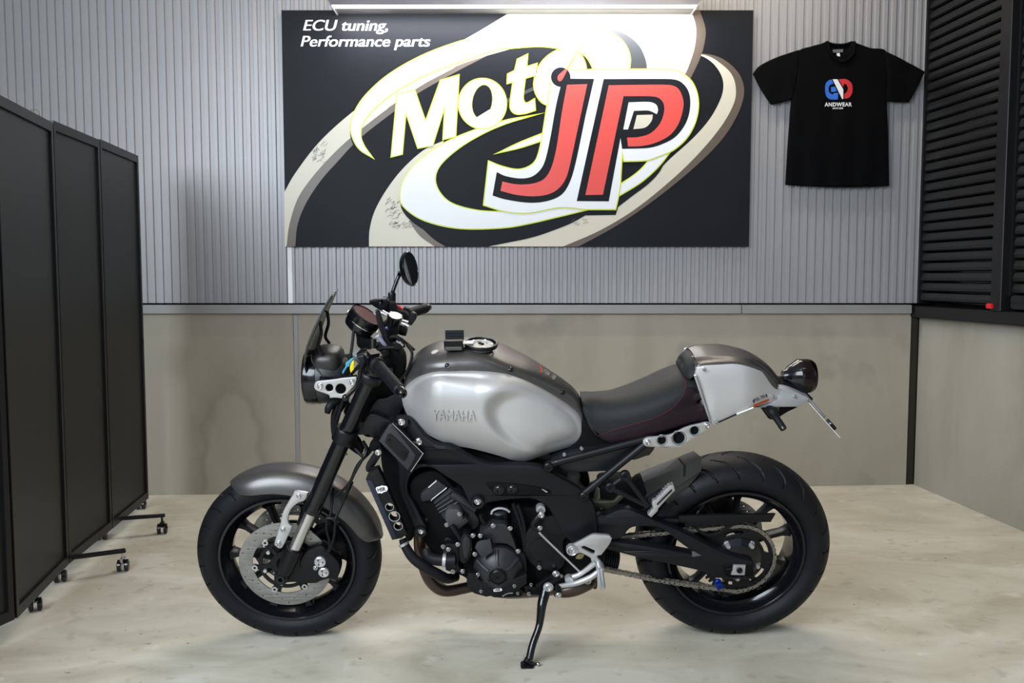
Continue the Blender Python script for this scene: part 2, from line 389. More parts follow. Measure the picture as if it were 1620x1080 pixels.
SL_ = area('sign_lamp_light', ((xa+xb)/2, (y7+y14)/2-.02, zk-.012), ((xa+xb)/2, YW-.02, zk-.75), xb-xa, .05, 25, (.93, .95, 1))

# ============================================================ WALL SIGN
YS = YW-.022
SGN = empty('wall_sign', (W(818, 390).x, YS, W(818, 390).z))
tag(SGN, 'wide black, cream and red advertising sign hung on the corrugated wall', 'sign')
def SA(pts): return Z(430, 0, 2.7, pts)
def SC(pts): return Z(800, 0, 2.7, pts)
LAY = [0]
def sgfn(layer):
    off = .0004*layer; 
    def f(px, py, d):
        p = W(px, py, YS); p.y = YS-off+min(d, .00036); return p - SGN.location
    return f
x0, x1 = W(448.5, 200, YS).x, W(1188.3, 200, YS).x; z0, z1 = W(818, 390, YS).z, W(818, 16.2, YS).z
SBK = M('sign black print', (.0105, .0115, .0145), .5, 0, .01, 30, .12, 3, spec=.12)
SBE = M('sign cream print', (.60, .55, .44), .4, 0, .01, 30, .02, 2)
SBR = M('sign brown print', (.115, .086, .064), .4, 0, .01, 30, .12, 1.2)
SWH = M('sign white print', (.76, .76, .77), .4, 0, .01, 30, .01, 2)
SYE = M('sign yellow print', (.60, .68, .01), .4, 0, .01, 30, .02, 2)
SRD = M('sign red print', (.70, .07, .055), .4, 0, .01, 30, .03, 2)
SGR = M('sign grey print', (.045, .047, .05), .4, 0, .01, 30, .05, 2)
SIK = M('marker ink', (.04, .04, .05), .5, 0, .01, 30, .1, 2)
bm = bmesh.new(); quad_box(bm, x0, x1, YS, YW-.001, z0, z1)
for vv in bm.verts: vv.co -= SGN.location
obj('panel', bm, SBK, SGN, 0)
def sg(name, pts, mat, layer, n=6, off=0, holes=()): return mapped(name, [sm(pts, n)]+list(holes), sgfn(layer), .0012, mat, SGN, 0, off, 0, ppm=290)
# cream ring one with its brown edge
sg('brown_ring_edge', SA([(60, 1052.5, 1), (75, 960), (110, 850), (170, 760), (250, 670), (335, 590), (480, 470), (600, 385), (780, 285), (920, 238, 1), (800, 300), (630, 395), (530, 470), (400, 570), (340, 625), (290, 680), (210, 770), (145, 870), (110, 960), (100, 1052.5, 1)]), SBR, 1)
sg('cream_ring', SA([(55.5, 1052.5, 1), (53, 822, 1), (100, 740), (200, 610), (330, 490), (500, 365), (700, 240), (900, 125), (1030, 45, 1)])+SC([(794, 45, 1), (812, 110), (812, 170), (800, 230), (770, 310), (740, 345, 1), (600, 340), (350, 200), (150, 200)])+SA([(1080, 195), (920, 237, 1), (780, 287), (600, 390), (480, 475), (335, 590), (250, 670), (170, 760), (110, 850), (75, 960), (63, 1052.5, 1)]), SBE, 2)
sg('brown_ring_edge', SC([(793, 45, 1), (829, 45, 1), (853, 120), (850, 180), (830, 250), (785, 345, 1), (738, 345, 1), (770, 310), (800, 230), (812, 170), (812, 110)]), SBR, 3)
sg('cream_swoosh', SA([(415, 1052.5, 1), (418, 980), (440, 900), (490, 810), (560, 720), (650, 640), (735, 600, 1), (720, 640), (620, 740), (570, 850), (600, 950), (640, 1010), (700, 1052.5, 1)]), SBE, 2)
sg('brown_ring_edge', SA([(585, 940, 1), (630, 1005), (695, 1052.5, 1), (742, 1052.5, 1), (690, 1020), (620, 955)]), SBR, 3)
sg('cream_swoosh', SA([(925, 1052.5, 1), (1080, 1020, 1)])+SC([(150, 1000), (270, 955), (340, 915), (470, 900, 1), (475, 885, 1), (540, 830), (600, 790), (690, 690), (800, 590), (870, 510), (915, 430), (930, 370), (920, 320), (890, 275), (850, 245), (800, 226, 1), (860, 238), (900, 258), (960, 310), (982, 370), (975, 440), (920, 540), (820, 660), (700, 775), (550, 895), (400, 985), (245, 1052.5, 1)]), SBE, 2)
sg('brown_ring_edge', SC([(245, 1052.5, 1), (400, 985), (550, 895), (700, 775), (820, 660), (920, 540), (975, 440), (982, 370), (960, 310), (900, 258), (860, 238), (815, 225, 1), (900, 240), (960, 275), (1005, 330), (1018, 400), (990, 490), (920, 600), (800, 720), (640, 850), (480, 960), (312, 1052.5, 1)]), SBR, 3)
# dark shadow shapes
sg('shadow_print', SC([(340, 118, 1), (430, 122), (510, 145), (570, 195), (598, 255), (604, 300, 1), (500, 310, 1)]), SGR, 4)
sg('shadow_print', SA([(548, 840, 1), (556, 895), (600, 948), (680, 1000), (760, 1045), (830, 1052.5, 1), (925, 1052.5, 1), (1080, 1022, 1)])+SC([(150, 1003), (270, 958), (340, 920, 1), (470, 918, 1), (480, 885, 1), (200, 850, 1)]), SBK, 4)
sg('shadow_print', SC([(470, 860, 1), (475, 888, 1), (540, 838), (610, 785), (660, 730), (690, 662, 1)]), SBK, 4)
sg('shadow_print', SA([(348, 560, 1), (334, 560, 1), (338, 590), (352, 625), (380, 650, 1)]), SBK, 4)
def lit(name, pts, layer, n=6, holes=()):          # white shape with its yellow outline behind
    sg('yellow_outline', pts, SYE, layer, n, 1.7); return sg(name, pts, SWH, layer+1, n, 0, holes)
lit('white_arc', SA([(425, 668, 1), (380, 640), (352, 600), (339, 550), (350, 490), (400, 410), (500, 320), (640, 240), (800, 180), (950, 147)])+SC([(81, 129), (200, 120), (340, 119), (440, 139), (500, 180), (529, 240), (526, 305, 1), (380, 305, 1), (355, 255), (325, 228), (265, 213), (150, 197), (0, 207)])+SA([(950, 215), (800, 265), (650, 322), (520, 395), (430, 470), (387, 530), (379, 580), (393, 622)]), 5)
lit('white_ring', SA([(550, 850), (562, 775), (620, 695), (735, 613), (870, 555), (1000, 515)])+SC([(95, 498, 1), (0, 527)])+SA([(900, 570), (800, 630), (722, 700), (697, 760), (715, 820), (770, 870), (880, 900), (1000, 905)])+SC([(100, 900), (190, 885), (268, 845, 1), (300, 830, 1), (345, 895, 1), (200, 930), (100, 953), (0, 970)])+SA([(850, 976), (740, 965), (640, 935), (575, 892)]), 5)
lit('white_ring', SC([(470, 800, 1), (550, 748), (600, 700), (618, 660, 1), (700, 650, 1), (650, 712), (580, 775), (500, 825), (465, 845, 1)]), 5)
lit('white_streak', SC([(-19, 648, 1), (60, 610), (165, 568, 1), (160, 598, 1), (60, 630)]), 5)
lit('letter_m', SA(poly([(512, 668), (537, 405), (610, 389), (657, 523), (722, 345), (798, 322), (784, 581), (733, 594), (742, 440), (686, 620), (625, 631), (572, 472), (556, 657)])), 7)
o_in = circ(430+897/2.7, 440/2.7, 15.5, 28, 26.5, radians(8))
sg('yellow_outline', SA(circ(900, 443, 101, 28, 106)), SYE, 7, 2, 1.7)
sg('letter_o', SA(circ(900, 443, 101, 28, 106)), SWH, 8, 2)
sg('letter_counter', Z(0, 0, 1, circ(430+899/2.7, 434/2.7, 16.5, 28, 27.5, radians(10))), SYE, 9, 2)
sg('letter_counter', Z(0, 0, 1, circ(430+899/2.7, 434/2.7, 15.4, 28, 26.4, radians(10))), SBK, 10, 2)
lit('letter_t', SC([(52, 255, 1), (92, 235, 1), (87, 288, 1), (132, 274, 1), (127, 320, 1), (82, 333, 1), (73, 420), (88, 442), (122, 425, 1), (125, 470, 1), (80, 484), (40, 484), (20, 455), (33, 348, 1), (8, 355, 1), (10, 318, 1), (40, 303, 1)]), 7)
lit('letter_o', SC([(185, 450), (150, 432), (126, 390), (123, 345), (140, 290), (175, 245), (225, 215), (275, 212), (315, 230), (336, 265), (345, 305, 1), (345, 360, 1), (200, 440, 1)]), 7)
lit('white_letter_border', SC([(-72, 690, 1), (-15, 712), (50, 725), (100, 712), (132, 680), (152, 610), (175, 470), (195, 345, 1), (270, 302, 1), (372, 299, 1), (700, 299), (757, 318), (800, 360), (821, 430), (812, 510), (775, 585), (715, 640), (650, 668), (600, 684), (506, 688, 1), (497, 640, 1), (488, 790, 1), (480, 840, 1), (468, 893, 1), (345, 893, 1), (230, 885), (100, 908), (0, 902), (-93, 875, 1)]), 9)
sg('letter_border', circ(800+235/2.7, 330/2.7, 15.5), SBK, 10.6, 2)
sg('letter_border', SC([(240, 345, 1), (262, 336, 1), (378, 337, 1), (340, 500, 1), (300, 690), (275, 775), (240, 830), (180, 858), (100, 866), (0, 852), (-56, 835, 1), (-38, 735, 1), (0, 752), (60, 762), (110, 755), (148, 725), (170, 680), (192, 580), (215, 450)]), SBK, 11)
sg('letter_j', SC([(262, 363, 1), (348, 360, 1), (268, 730), (240, 790), (195, 825), (130, 838), (50, 833), (-22, 815, 1), (-14, 775, 1), (30, 785), (70, 788), (120, 783), (165, 763), (195, 715), (217, 630), (240, 480)]), SRD, 12)
sg('letter_border', SC([(418, 338, 1), (700, 338), (747, 350), (780, 390), (788, 450), (772, 520), (730, 580), (675, 613), (610, 632), (497, 636, 1), (490, 590, 1), (440, 860, 1), (303, 859, 1)]), SBK, 11)
sg('letter_p', SC([(440, 365, 1), (690, 363), (735, 378), (757, 425), (756, 470), (737, 530), (700, 578), (640, 610), (580, 624), (522, 626, 1), (518, 588, 1), (570, 585), (620, 568), (660, 525), (677, 470), (668, 432), (635, 413), (503, 411, 1), (415, 832, 1), (340, 833, 1)]), SRD, 12)
sg('letter_highlight', SC([(525, 438, 1), (610, 436), (640, 446), (650, 468), (645, 488, 1), (625, 478), (605, 472), (547, 474, 1), (522, 553, 1), (502, 553, 1)]), SWH, 12)
sg('letter_counter', SC([(560, 492, 1), (628, 490, 1), (622, 518), (595, 545), (545, 552, 1)]), SBE, 12)
sg('gauge_needle', SC([(222, 340), (232, 348), (243, 338), (264, 298, 1), (257, 294, 1), (225, 322)]), SRD, 13)
sg('gauge_needle', SC(poly([(257, 296), (355, 145), (358, 147), (263, 300)])), SYE, 13)
sg('counter_corner', SA(poly([(878, 500), (930, 468), (962, 500), (900, 530)])), SWH, 11)
sg('grey_gleam', SA([(480, 478, 1), (600, 372), (760, 285, 1), (780, 290, 1), (620, 375), (530, 430)]), M('sign pale grey print', (.33, .33, .31), .4, 0, .01, 30, .05, 2), 3)
sg('grey_gleam', SC(poly([(0, 425), (120, 370), (122, 385), (0, 442)])), SGR, 4)
map_text('lettering', bold(text_mesh('ECU tuning,', 479.4, 48.2, 133.4, 16.8, .22, 0, .3), .5), sgfn(1), SWH, SGN, 290)
map_text('lettering', bold(text_mesh('Performance parts', 475.5, 73.4, 204.4, 16.8, .22, 0, .3), .5), sgfn(1), SWH, SGN, 290)
# three pen autographs on the cream print
def scrib(cx, cy, sx, sy, n, seed, ang):
    rd = random.Random(seed); bm = bmesh.new(); fn = sgfn(3.2)
    for k in range(n):
        x, y = cx+rd.uniform(-sx, sx), cy+rd.uniform(-sy, sy); pts = []
        a = ang+rd.uniform(-.5, .5); L = rd.uniform(3, 9)
        for t in range(4):
            pts.append(fn(x+cos(a)*L*t/3+rd.uniform(-1.6, 1.6), y+sin(a)*L*t/3+rd.uniform(-1.6, 1.6), 0))
        tube(bm, pts, .0008, 4, 3)
    return obj('autograph', bm, SIK, SGN)
scrib(503, 243, 10, 14, 26, 1, -.7); scrib(620, 330, 10, 16, 30, 2, -.6); scrib(632, 356, 20, 5, 26, 3, -.4); scrib(912, 352, 12, 4, 8, 4, -.4)

# ============================================================ T-SHIRT
YTs = YW-.035
TS = empty('t_shirt', W(1328, 180, YTs)); tag(TS, 'black short-sleeved t-shirt with blue, white and red chest print on the wall', 't-shirt')
TEE = M('black jersey', (.0028, .0029, .0034), .9, 0, .5, 900, .15, 9, spec=.05)
def TK(pts): return Z(1180, 50, 4.153, pts)
def tee(px, py, d):
    u = (px-1328); dep = .012*cos(max(-1, min(1, u/110))*1.4) + .004*sin(px*.16+py*.01)*(py-60)/240
    p = W(px, py, YTs); p.y = YTs-dep+d*1.0; return p - TS.location
def cloth(name, pts, th, mat, fn, off=0):
    me = curve_mesh([sm(pts, 5)], th*290/2, 1.2, off)
    b = bmesh.new(); b.from_mesh(me)
    bmesh.ops.triangulate(b, faces=b.faces)
    for k in range(4):
        es = [e for e in b.edges if e.calc_length() > 9]
        if not es: break
        bmesh.ops.subdivide_edges(b, edges=es, cuts=1); bmesh.ops.triangulate(b, faces=[f for f in b.faces if len(f.verts) > 3])
    zm = max(v.co.z for v in b.verts)
    for v in b.verts: v.co = fn(v.co.x, v.co.y, (zm-v.co.z)/290)
    b.to_mesh(me); b.free(); return link(name, me, mat, TS, 50)
cloth('body', TK([(430, 98), (490, 82), (525, 67, 1), (555, 130), (610, 165), (665, 130), (697, 66, 1), (745, 85), (820, 110), (922, 132), (930, 300), (925, 460), (933, 700), (938, 1013, 1), (800, 1020), (600, 1023), (400, 1015), (261, 1006, 1), (280, 700), (298, 470), (330, 300), (335, 140)]), .022, TEE, tee)
cloth('sleeve', TK([(345, 122, 1), (200, 170), (90, 225), (48, 275, 1), (75, 330), (120, 410), (168, 480, 1), (230, 466), (300, 445, 1), (330, 300)]), .02, TEE, lambda x, y, d: tee(x, y, d-.004))
cloth('sleeve', TK([(912, 130, 1), (1000, 170), (1100, 222), (1175, 264, 1), (1130, 360), (1073, 462, 1), (1000, 462), (922, 455, 1), (928, 300)]), .02, TEE, lambda x, y, d: tee(x, y, d-.004))
fn2 = lambda x, y, d: tee(x, y, d-.014)
bm = bmesh.new(); tube(bm, [fn2(x, y, .004) for x, y in TK([(525, 70), (545, 140), (580, 185), (622, 203), (665, 185), (700, 140), (703, 72)])], .007, 8); obj('collar', bm, TEE, TS)
bm = bmesh.new(); tube(bm, [tee(x, y, .010) for x, y in TK([(525, 70), (570, 84), (612, 88), (655, 84), (700, 70)])], .007, 8); obj('collar', bm, TEE, TS)
fl = lambda x, y, d: tee(x, y, d+.012)
mapped('back_neck', [sm(TK([(515, 72, 1), (560, 84), (612, 88), (660, 84), (708, 72, 1), (690, 170), (622, 215), (545, 170)]), 4)], lambda x, y, d: tee(x, y, d+.014), .003, TEE, TS, ppm=290)
mapped('neck_label', [TK(poly([(570, 118), (638, 115), (638, 135), (572, 138)]))], fl, .001, M('grey label', (.12, .12, .12), .8), TS, ppm=290)
mapped('care_label', [TK(poly([(596, 142), (616, 140), (622, 178), (603, 181)]))], fl, .001, WHITE, TS, ppm=290)
def TL(pts): return Z(1290, 110, 15.43, pts)
fl2 = lambda x, y, d: tee(x, y, d-.0022)
PB = M('blue print', (.02, .13, .55), .7, var=.05); PR = M('red print', (.55, .02, .025), .7, var=.05); PW = M('white print', (.7, .7, .72), .7, var=.03)
def pr(pts, m, n=4): return mapped('logo_print', [sm(TL(pts), n)], fl2, .0012, m, TS, ppm=290)
pr([(370, 255, 1), (300, 280), (235, 350), (215, 480), (230, 620), (290, 710), (380, 745), (525, 742, 1), (535, 582, 1), (430, 588, 1), (400, 620), (340, 590), (302, 520), (310, 430), (350, 380), (425, 355, 1)], PB)
pr([(360, 440, 1), (460, 432, 1), (505, 545, 1), (365, 560, 1)], PB)
pr([(400, 250, 1), (515, 250, 1), (655, 500, 1), (655, 730, 1), (630, 735, 1)], PW)
pr([(545, 250, 1), (700, 245), (800, 290), (870, 380), (885, 490), (860, 610), (790, 700), (685, 728, 1), (678, 610, 1), (740, 560), (768, 480), (745, 400), (680, 350, 1), (650, 440, 1)], PR)
map_text('logo_lettering', text_mesh('ANDWEAR', 1303.2, 168.9, 43, 5.9, 0, .03, .3, space=1.12), fl2, PW, TS, 290)
map_text('logo_lettering', text_mesh('SINCE 2020', 1316, 173.2, 16, 2.4, 0, .02, .3, space=1.1), fl2, PW, TS, 290)

# ============================================================ FOLDING SCREEN ON CASTERS
SCR = empty('folding_screen', (-1.75, 3.5, floor_z(-1.75))); tag(SCR, 'tall black folding room divider with metal panels on caster feet', 'room divider')
SP = M('black screen panel', (.0105, .011, .0108), .42, 0, .02, 60, .12, 2, spec=.3); SF = M('black screen frame', (.007, .007, .008), .4, 0, .02, 60, .1, 2, spec=.3)
cor = [Vector((-1.875, 4.49)), Vector((-1.812, 3.935)), Vector((-1.762, 3.44)), Vector((-1.655, 2.874)), Vector((-1.80, 2.36)), Vector((-1.72, 1.86))]
tops = [1.787, 1.782, 1.772, 1.765, 1.76]
for i in range(5):
    a, b = cor[i], cor[i+1]; d = (b-a); L = d.length; d = d/L; nn = Vector((-d.y, d.x))
    if nn.x < 0: nn = -nn
    R3 = Matrix(((d.x, nn.x, 0), (d.y, nn.y, 0), (0, 0, 1)))
    zf = floor_z(a.x)+.085; zt = tops[i]
    def pb(bm, l0, l1, d0, d1, z0, z1):
        c = a+d*((l0+l1)/2)+nn*((d0+d1)/2); box(bm, Vector((c.x, c.y, (z0+z1)/2))-SCR.location, (l1-l0, d1-d0, z1-z0), R3)
    bm = bmesh.new(); g = .004; f = .022
    pb(bm, g, g+f, -.016, .016, zf, zt); pb(bm, L-g-f, L-g, -.016, .016, zf, zt)
    pb(bm, g+f, L-g-f, -.016, .016, zf, zf+.035); pb(bm, g+f, L-g-f, -.016, .016, zt-.035, zt)
    fr = obj('panel_frame', bm, SF, SCR, 0)
    bm = bmesh.new(); pb(bm, g+f, L-g-f, -.008, .006, zf+.035, zt-.035); obj('panel_sheet', bm, SP, fr, 0)
    if i < 4:
        for z in (.35, 1.5):
            bm = bmesh.new(); tube(bm, [Vector((b.x, b.y, zf+z-.03))-SCR.location, Vector((b.x, b.y, zf+z+.03))-SCR.location], .006, 8); obj('hinge', bm, SF, SCR)
def caster(x, y, ang, lever=False):
    zf = floor_z(x); c = Vector((x, y, zf))-SCR.location; ax = Vector((cos(ang), sin(ang), 0)); fw = Vector((-sin(ang), cos(ang), 0))
    bm = bmesh.new()
    for s in (-1, 1): lathe(bm, [(0, s*.006), (.021, s*.006), (.0245, s*.009), (.0245, s*.020), (.018, s*.0235), (0, s*.0245)], c+Vector((0, 0, .0245)), ax, 20)
    k = obj('caster_wheel', bm, GLOSS, SCR)
    bm = bmesh.new(); tube(bm, [c+Vector((0, 0, .03)), c+Vector((0, 0, .088))], .005, 8)
    box(bm, c+Vector((0, 0, .047)), (.012, .03, .02))
    if lever: tube(bm, [c+Vector((0, 0, .04)), c+Vector((.03, -.02, .035))], .005, 6)
    obj('caster_fork', bm, CHR if not lever else BLK, k)
for x, y, a in ((-1.735, 3.165, .5), (-1.80, 3.475, .3), (-1.90, 4.05, .2), (-1.945, 4.60, .1), (-1.604, 3.598, .25), (-1.654, 4.139, .3), (-1.815, 2.38, .2), (-1.735, 1.90, .1)): caster(x, y, a, y > 4.1)
for (x0, y0), (x1, y1) in (((-1.80, 3.475), (-1.585, 3.585)), ((-1.895, 4.05), (-1.635, 4.13)), ((-1.97, 4.66), (-1.88, 4.45))):
    bm = bmesh.new(); d = Vector((x1-x0, y1-y0, 0)); z = floor_z(x0)+.086
    box(bm, Vector(((x0+x1)/2, (y0+y1)/2, z+.008))-SCR.location, (d.length, .026, .014), d.to_track_quat('X', 'Z').to_matrix()); bevel(bm, .003)
    obj('foot_bar', bm, BLK, SCR)
bm = bmesh.new(); p = Vector((-1.895, 4.49, .86))-SCR.location; lathe(bm, [(0, -.02), (.03, -.018), (.045, 0), (.03, .015), (0, .02)], p, (.4, 1, 0), 16); obj('pull_knob', bm, BLK, SCR)
bm = bmesh.new(); q = onZ_ = onY(57, 180, 3.32)-SCR.location; tube(bm, [q+Vector((-.02, 0, .012)), q+Vector((.005, 0, .012)), q+Vector((.014, 0, -.012))], .003, 6); obj('wire_hook', bm, CHR, SCR)
# ============================================================ MOTORCYCLE
MC = empty('motorcycle'); MC.location = BP; MC.rotation_mode = 'XYZ'; MC.rotation_euler = BR.to_euler('XYZ')
tag(MC, 'silver and black naked motorcycle leaning on its kickstand on the garage floor', 'motorcycle')
bpy.context.view_layer.update()
def part(name, bm, mat, parent=None, smooth=35): return obj(name, bm, mat, parent or MC, smooth)
def mirror(o):
    c = o.copy(); C.objects.link(c); c.scale.y = -1
    return c
def yf(y):
    if callable(y): return y
    return lambda px, py: y
def plate(name, pts, y, th, mat, parent=None, holes=(), bev=2.0, n=5, smooth=35, raw=False):
    """outline traced in picture px on the plane y (or y(px, py)), th metres thick going inwards"""
    f = yf(y)
    def fn(px, py, d):
        p = B(px, py, f(px, py)); p.y += d; return p
    return mapped(name, [pts if raw else sm(pts, n)]+list(holes), fn, th, mat, parent or MC, bev)
def ptube(name, pts, r, mat, parent=None, n=10, sub=5, smooth=40):
    """pts: (px, py, y); r metres"""
    bm = bmesh.new(); tube(bm, [B(*p) for p in pts], r, n, sub); return part(name, bm, mat, parent, smooth)
BOLT = {}
def bolt(px, py, y, rpx, mat=CHR, parent=None, name='bolt', dirn=(0, -1, 0)):
    """socket-head bolt: collar, head and hex recess; mesh shared between equal sizes"""
    k = (mat.name, rpx)
    p = B(px, py, y)
    if k not in BOLT:
        r = rpx/480; bm = bmesh.new()
        lathe(bm, [(0, -.004), (r*1.1, -.004), (r*1.1, .0015), (r*.88, .002), (r*.88, .0055), (r*.74, .007), (r*.55, .007), (r*.5, .001), (0, .0005)], (0, 0, 0), (0, -1, 0), 14)
        BOLT[k] = obj(name, bm, mat, parent or MC, 30); BOLT[k].location = p; return BOLT[k]
    o = BOLT[k].copy(); C.objects.link(o); o.name = name; o.parent = parent or MC; o.location = p; return o
def plathe(name, prof, c, d, mat, parent=None, n=32, smooth=35):
    bm = bmesh.new(); lathe(bm, prof, c, d, n); return part(name, bm, mat, parent, smooth)
def dome(name, pts, spine, y0, hfun, mat, parent=None, rings=22, n=6, back=.03, dens=1.0):
    """bulged panel: outline px -> rings running in to a spine segment; hfun(px, py, t) = how far it stands out (m)"""
    O = [Vector(p) for p in sm(pts, n)]; a, b = Vector(spine[0]), Vector(spine[1]); ab = b-a; f = yf(y0)
    T = [a+ab*max(0, min(1, (p-a).dot(ab)/ab.length_squared)) for p in O]
    bm = bmesh.new(); rg = []
    r0 = []
    for p in O:
        q = B(p.x, p.y, f(p.x, p.y)); q.y += back; r0.append(bm.verts.new(q))
    rg.append(r0)
    for k in range(rings+1):
        t = (k/rings)**1.5; r = []
        for p, s in zip(O, T):
            q = p+(s-p)*t; r.append(bm.verts.new(B(q.x, q.y, f(q.x, q.y)-hfun(q.x, q.y, t))))
        rg.append(r)
    skinrings(bm, rg, True, False)
    bmesh.ops.remove_doubles(bm, verts=bm.verts, dist=1e-5)
    return part(name, bm, mat, parent, 50)
def skin(name, st, mat, parent=None, su=5, sv=4, mir=True, cap=True, smooth=50, keep=None):
    """lofted surface: stations of (px, py, y) levels; smoothed both ways; mirrored over y=0 when the last level is at y=0"""
    rows = [[B(*p) for p in s] for s in st]
    rows = [cr(r, sv) for r in rows]
    cols = [cr([r[j] for r in rows], su) for j in range(len(rows[0]))]
    bm = bmesh.new(); rings = []
    for i in range(len(cols[0])):
        r = [Vector(c[i]) for c in cols]
        if mir:
            for q in r:
                if q.y > -1e-4: q.y = 0
            r = r+[Vector((q.x, -q.y, q.z)) for q in reversed(r[:-1])]
        rings.append([bm.verts.new(q) for q in r])
    skinrings(bm, rings, mir, cap and mir)
    o = part(name, bm, mat, parent, smooth)
    return o
def bvh(o):
    me = o.data; return BVHTree.FromPolygons([v.co.copy() for v in me.vertices], [p.vertices[:] for p in me.polygons])
def hit(tree, px, py, lift=0):
    o = BRT @ (CAM-BP); d = (BRT @ ray(px, py)).normalized(); h = tree.ray_cast(o, d)
    if h[0] is None: return None, None
    nrm = h[1] if h[1].dot(d) < 0 else -h[1]
    return h[0]+nrm*lift, nrm

# ---------------- wheels
def tyre(R, w, rb, groove_n, seed):
    hw = w/2; prof = []
    half = [(rb, hw*.60), (rb+.006, hw*.72), (rb+(R-rb)*.22, hw*.93), (rb+(R-rb)*.34, hw*.99), (rb+(R-rb)*.43, hw*1.0)]
    e = half[-1]; nn = 36
    for k in range(1, nn+1):
        t = k/nn; yv = e[1]*cos(t*pi/2)**.95 if t < 1 else 0
        half.append((e[0]+(R-e[0])*sin(t*pi/2)**1.0, yv))
    full = half + [(r, -y) for r, y in reversed(half[:-1])]
    N = 1080; per = 2*pi/groove_n; V = []
    for i in range(N):
        a = 2*pi*i/N
        for r, y in full:
            u = abs(y)/hw; rr = r; yy = y
            if .10 < u < .985 and r > e[0]:
                sgn = 1 if y > 0 else -1
                ph = a + sgn*per*.25 + .30*(1-(1-min(u, 1))**1.7)
                k2 = (ph/per) % 1.0; lng = int(ph/per) % 2
                if (.14 if lng else .34) < u < (.97 if lng else .88):
                    dp = .0055*max(0, min(1, (.0046-min(k2, 1-k2)*per*r)/.0022)); rr -= dp*sqrt(max(0, 1-u**3)); yy = y-sgn*dp*u**1.5
            V.append((rr*cos(a), yy, rr*sin(a)))
    m_ = len(full); Fc = [(i*m_+k, i*m_+k+1, ((i+1) % N)*m_+k+1, ((i+1) % N)*m_+k) for i in range(N) for k in range(m_-1)]
    me = bpy.data.meshes.new('tyre'); me.from_pydata(V, [], Fc); return me
def wheel(name, cx, R, w, rimw, phase, spread):
    c = Vector((cx, 0, R)); root = empty(name, c, MC)
    ty = tyre(R, w, .2165, 24, 1); link('tyre', ty, RUB, root, 40)
    h = rimw/2; rim = bmesh.new()
    lathe(rim, [(.214, h), (.2215, h), (.2235, h-.004), (.219, h-.010), (.2165, h-.016), (.200, h-.026), (.195, h*.25), (.195, -h*.25), (.200, -h+.026), (.2165, -h+.016), (.219, -h+.010), (.2235, -h+.004), (.2215, -h), (.214, -h), (.2115, -h+.003), (.207, -h+.016), (.190, -h+.030), (.187, -h*.25), (.187, h*.25), (.190, h-.030), (.207, h-.016), (.2115, h-.003), (.214, h)], (0, 0, 0), (0, 1, 0), 96)
    part('rim', rim, GLOSS, root, 40)
    hub = bmesh.new(); lathe(hub, [(0, -.045), (.03, -.045), (.036, -.04), (.04, -.02), (.04, .02), (.036, .04), (.03, .045), (0, .045)], (0, 0, 0), (0, 1, 0), 40); part('hub', hub, BLK, root)
    first = None
    for k in range(10):
        a = radians(phase+36*k)
        if first is None:
            bm = bmesh.new(); rg = []
            for r, hw, hy in ((.034, .017, .030), (.07, .0095, .026), (.12, .0075, .020), (.165, .008, .018), (.183, .012, .022), (.1905, .020, .026)):
                rg.append([bm.verts.new((r, y, t)) for t, y in ((-hw, -hy*.7), (-hw*.7, -hy), (hw*.7, -hy), (hw, -hy*.7), (hw, hy*.7), (hw*.7, hy), (-hw*.7, hy), (-hw, hy*.7))])
            skinrings(bm, rg, True, True); first = part('spoke', bm, BLK, root, 40); o = first
        else: o = first.copy(); C.objects.link(o)
        o.rotation_euler = (0, -a, 0)
    return root, c
FW, FC = wheel('front_wheel', -1.447, .300, .122, .100, 34, 0)
RWH, RC = wheel('rear_wheel', 0, .315, .184, .150, 14, 0)
def rot2(r, a): return (r*cos(a), r*sin(a))
def disc_mesh(ro, ri, th, holes):
    me = curve_mesh([circ(0, 0, ro*1000, 96), circ(0, 0, ri*1000, 96)]+holes, th*500, .3)
    for v in me.vertices: v.co = (v.co.x/1000, v.co.z/1000, v.co.y/1000)
    return me
hl = []
for k in range(40):
    a = 2*pi*k/40; hl.append(circ(*rot2((.1145, .127, .1395, .124)[k % 4]*1000, a), 2.5, 8))
for sd in (-1, 1):
    bd = link('brake_disc', disc_mesh(.149, .1045, .0045, hl), STEEL, FW, 30); bd.location = (0, sd*.068, 0)
    outer = circ(0, 0, 86, 72)
    me = curve_mesh([circ(0, 0, 85, 72), circ(0, 0, 74, 72)], 3, .6)
    bm = bmesh.new(); bm.from_mesh(me)
    for v in bm.verts: v.co = (v.co.x/1000, v.co.z/1000, v.co.y/1000)
    for k in range(6):
        a = radians(125+60*k); R3 = Matrix.Rotation(-a, 3, 'Y')
        for r, s in ((.093, (.026, .006, .016)), (.058, (.036, .006, .013))):
            box(bm, R3 @ Vector((r, 0, 0)), s, R3)
    lathe(bm, [(.028, -.003), (.046, -.003), (.046, .003), (.028, .003), (.028, -.003)], (0, 0, 0), (0, 1, 0), 32)
    car = part('disc_carrier', bm, BLK, bd)
    for k in range(6):
        a = radians(125+60*k); p = Vector((.0985*cos(a), 0, .0985*sin(a))); bm = bmesh.new()
        lathe(bm, [(.0045, -.0055), (.0095, -.0055), (.0105, -.004), (.0105, .004), (.0095, .0055), (.0045, .0055), (.0045, -.0055)], p, (0, 1, 0), 18); part('disc_bobbin', bm, CHR, bd)
        p = Vector((.068*cos(a+.2), -.004*1, .068*sin(a+.2))); bm = bmesh.new(); lathe(bm, [(0, -.005), (.006, -.005), (.006, .003), (0, .003)], p, (0, 1, 0), 12); part('disc_bolt', bm, ALU, bd)
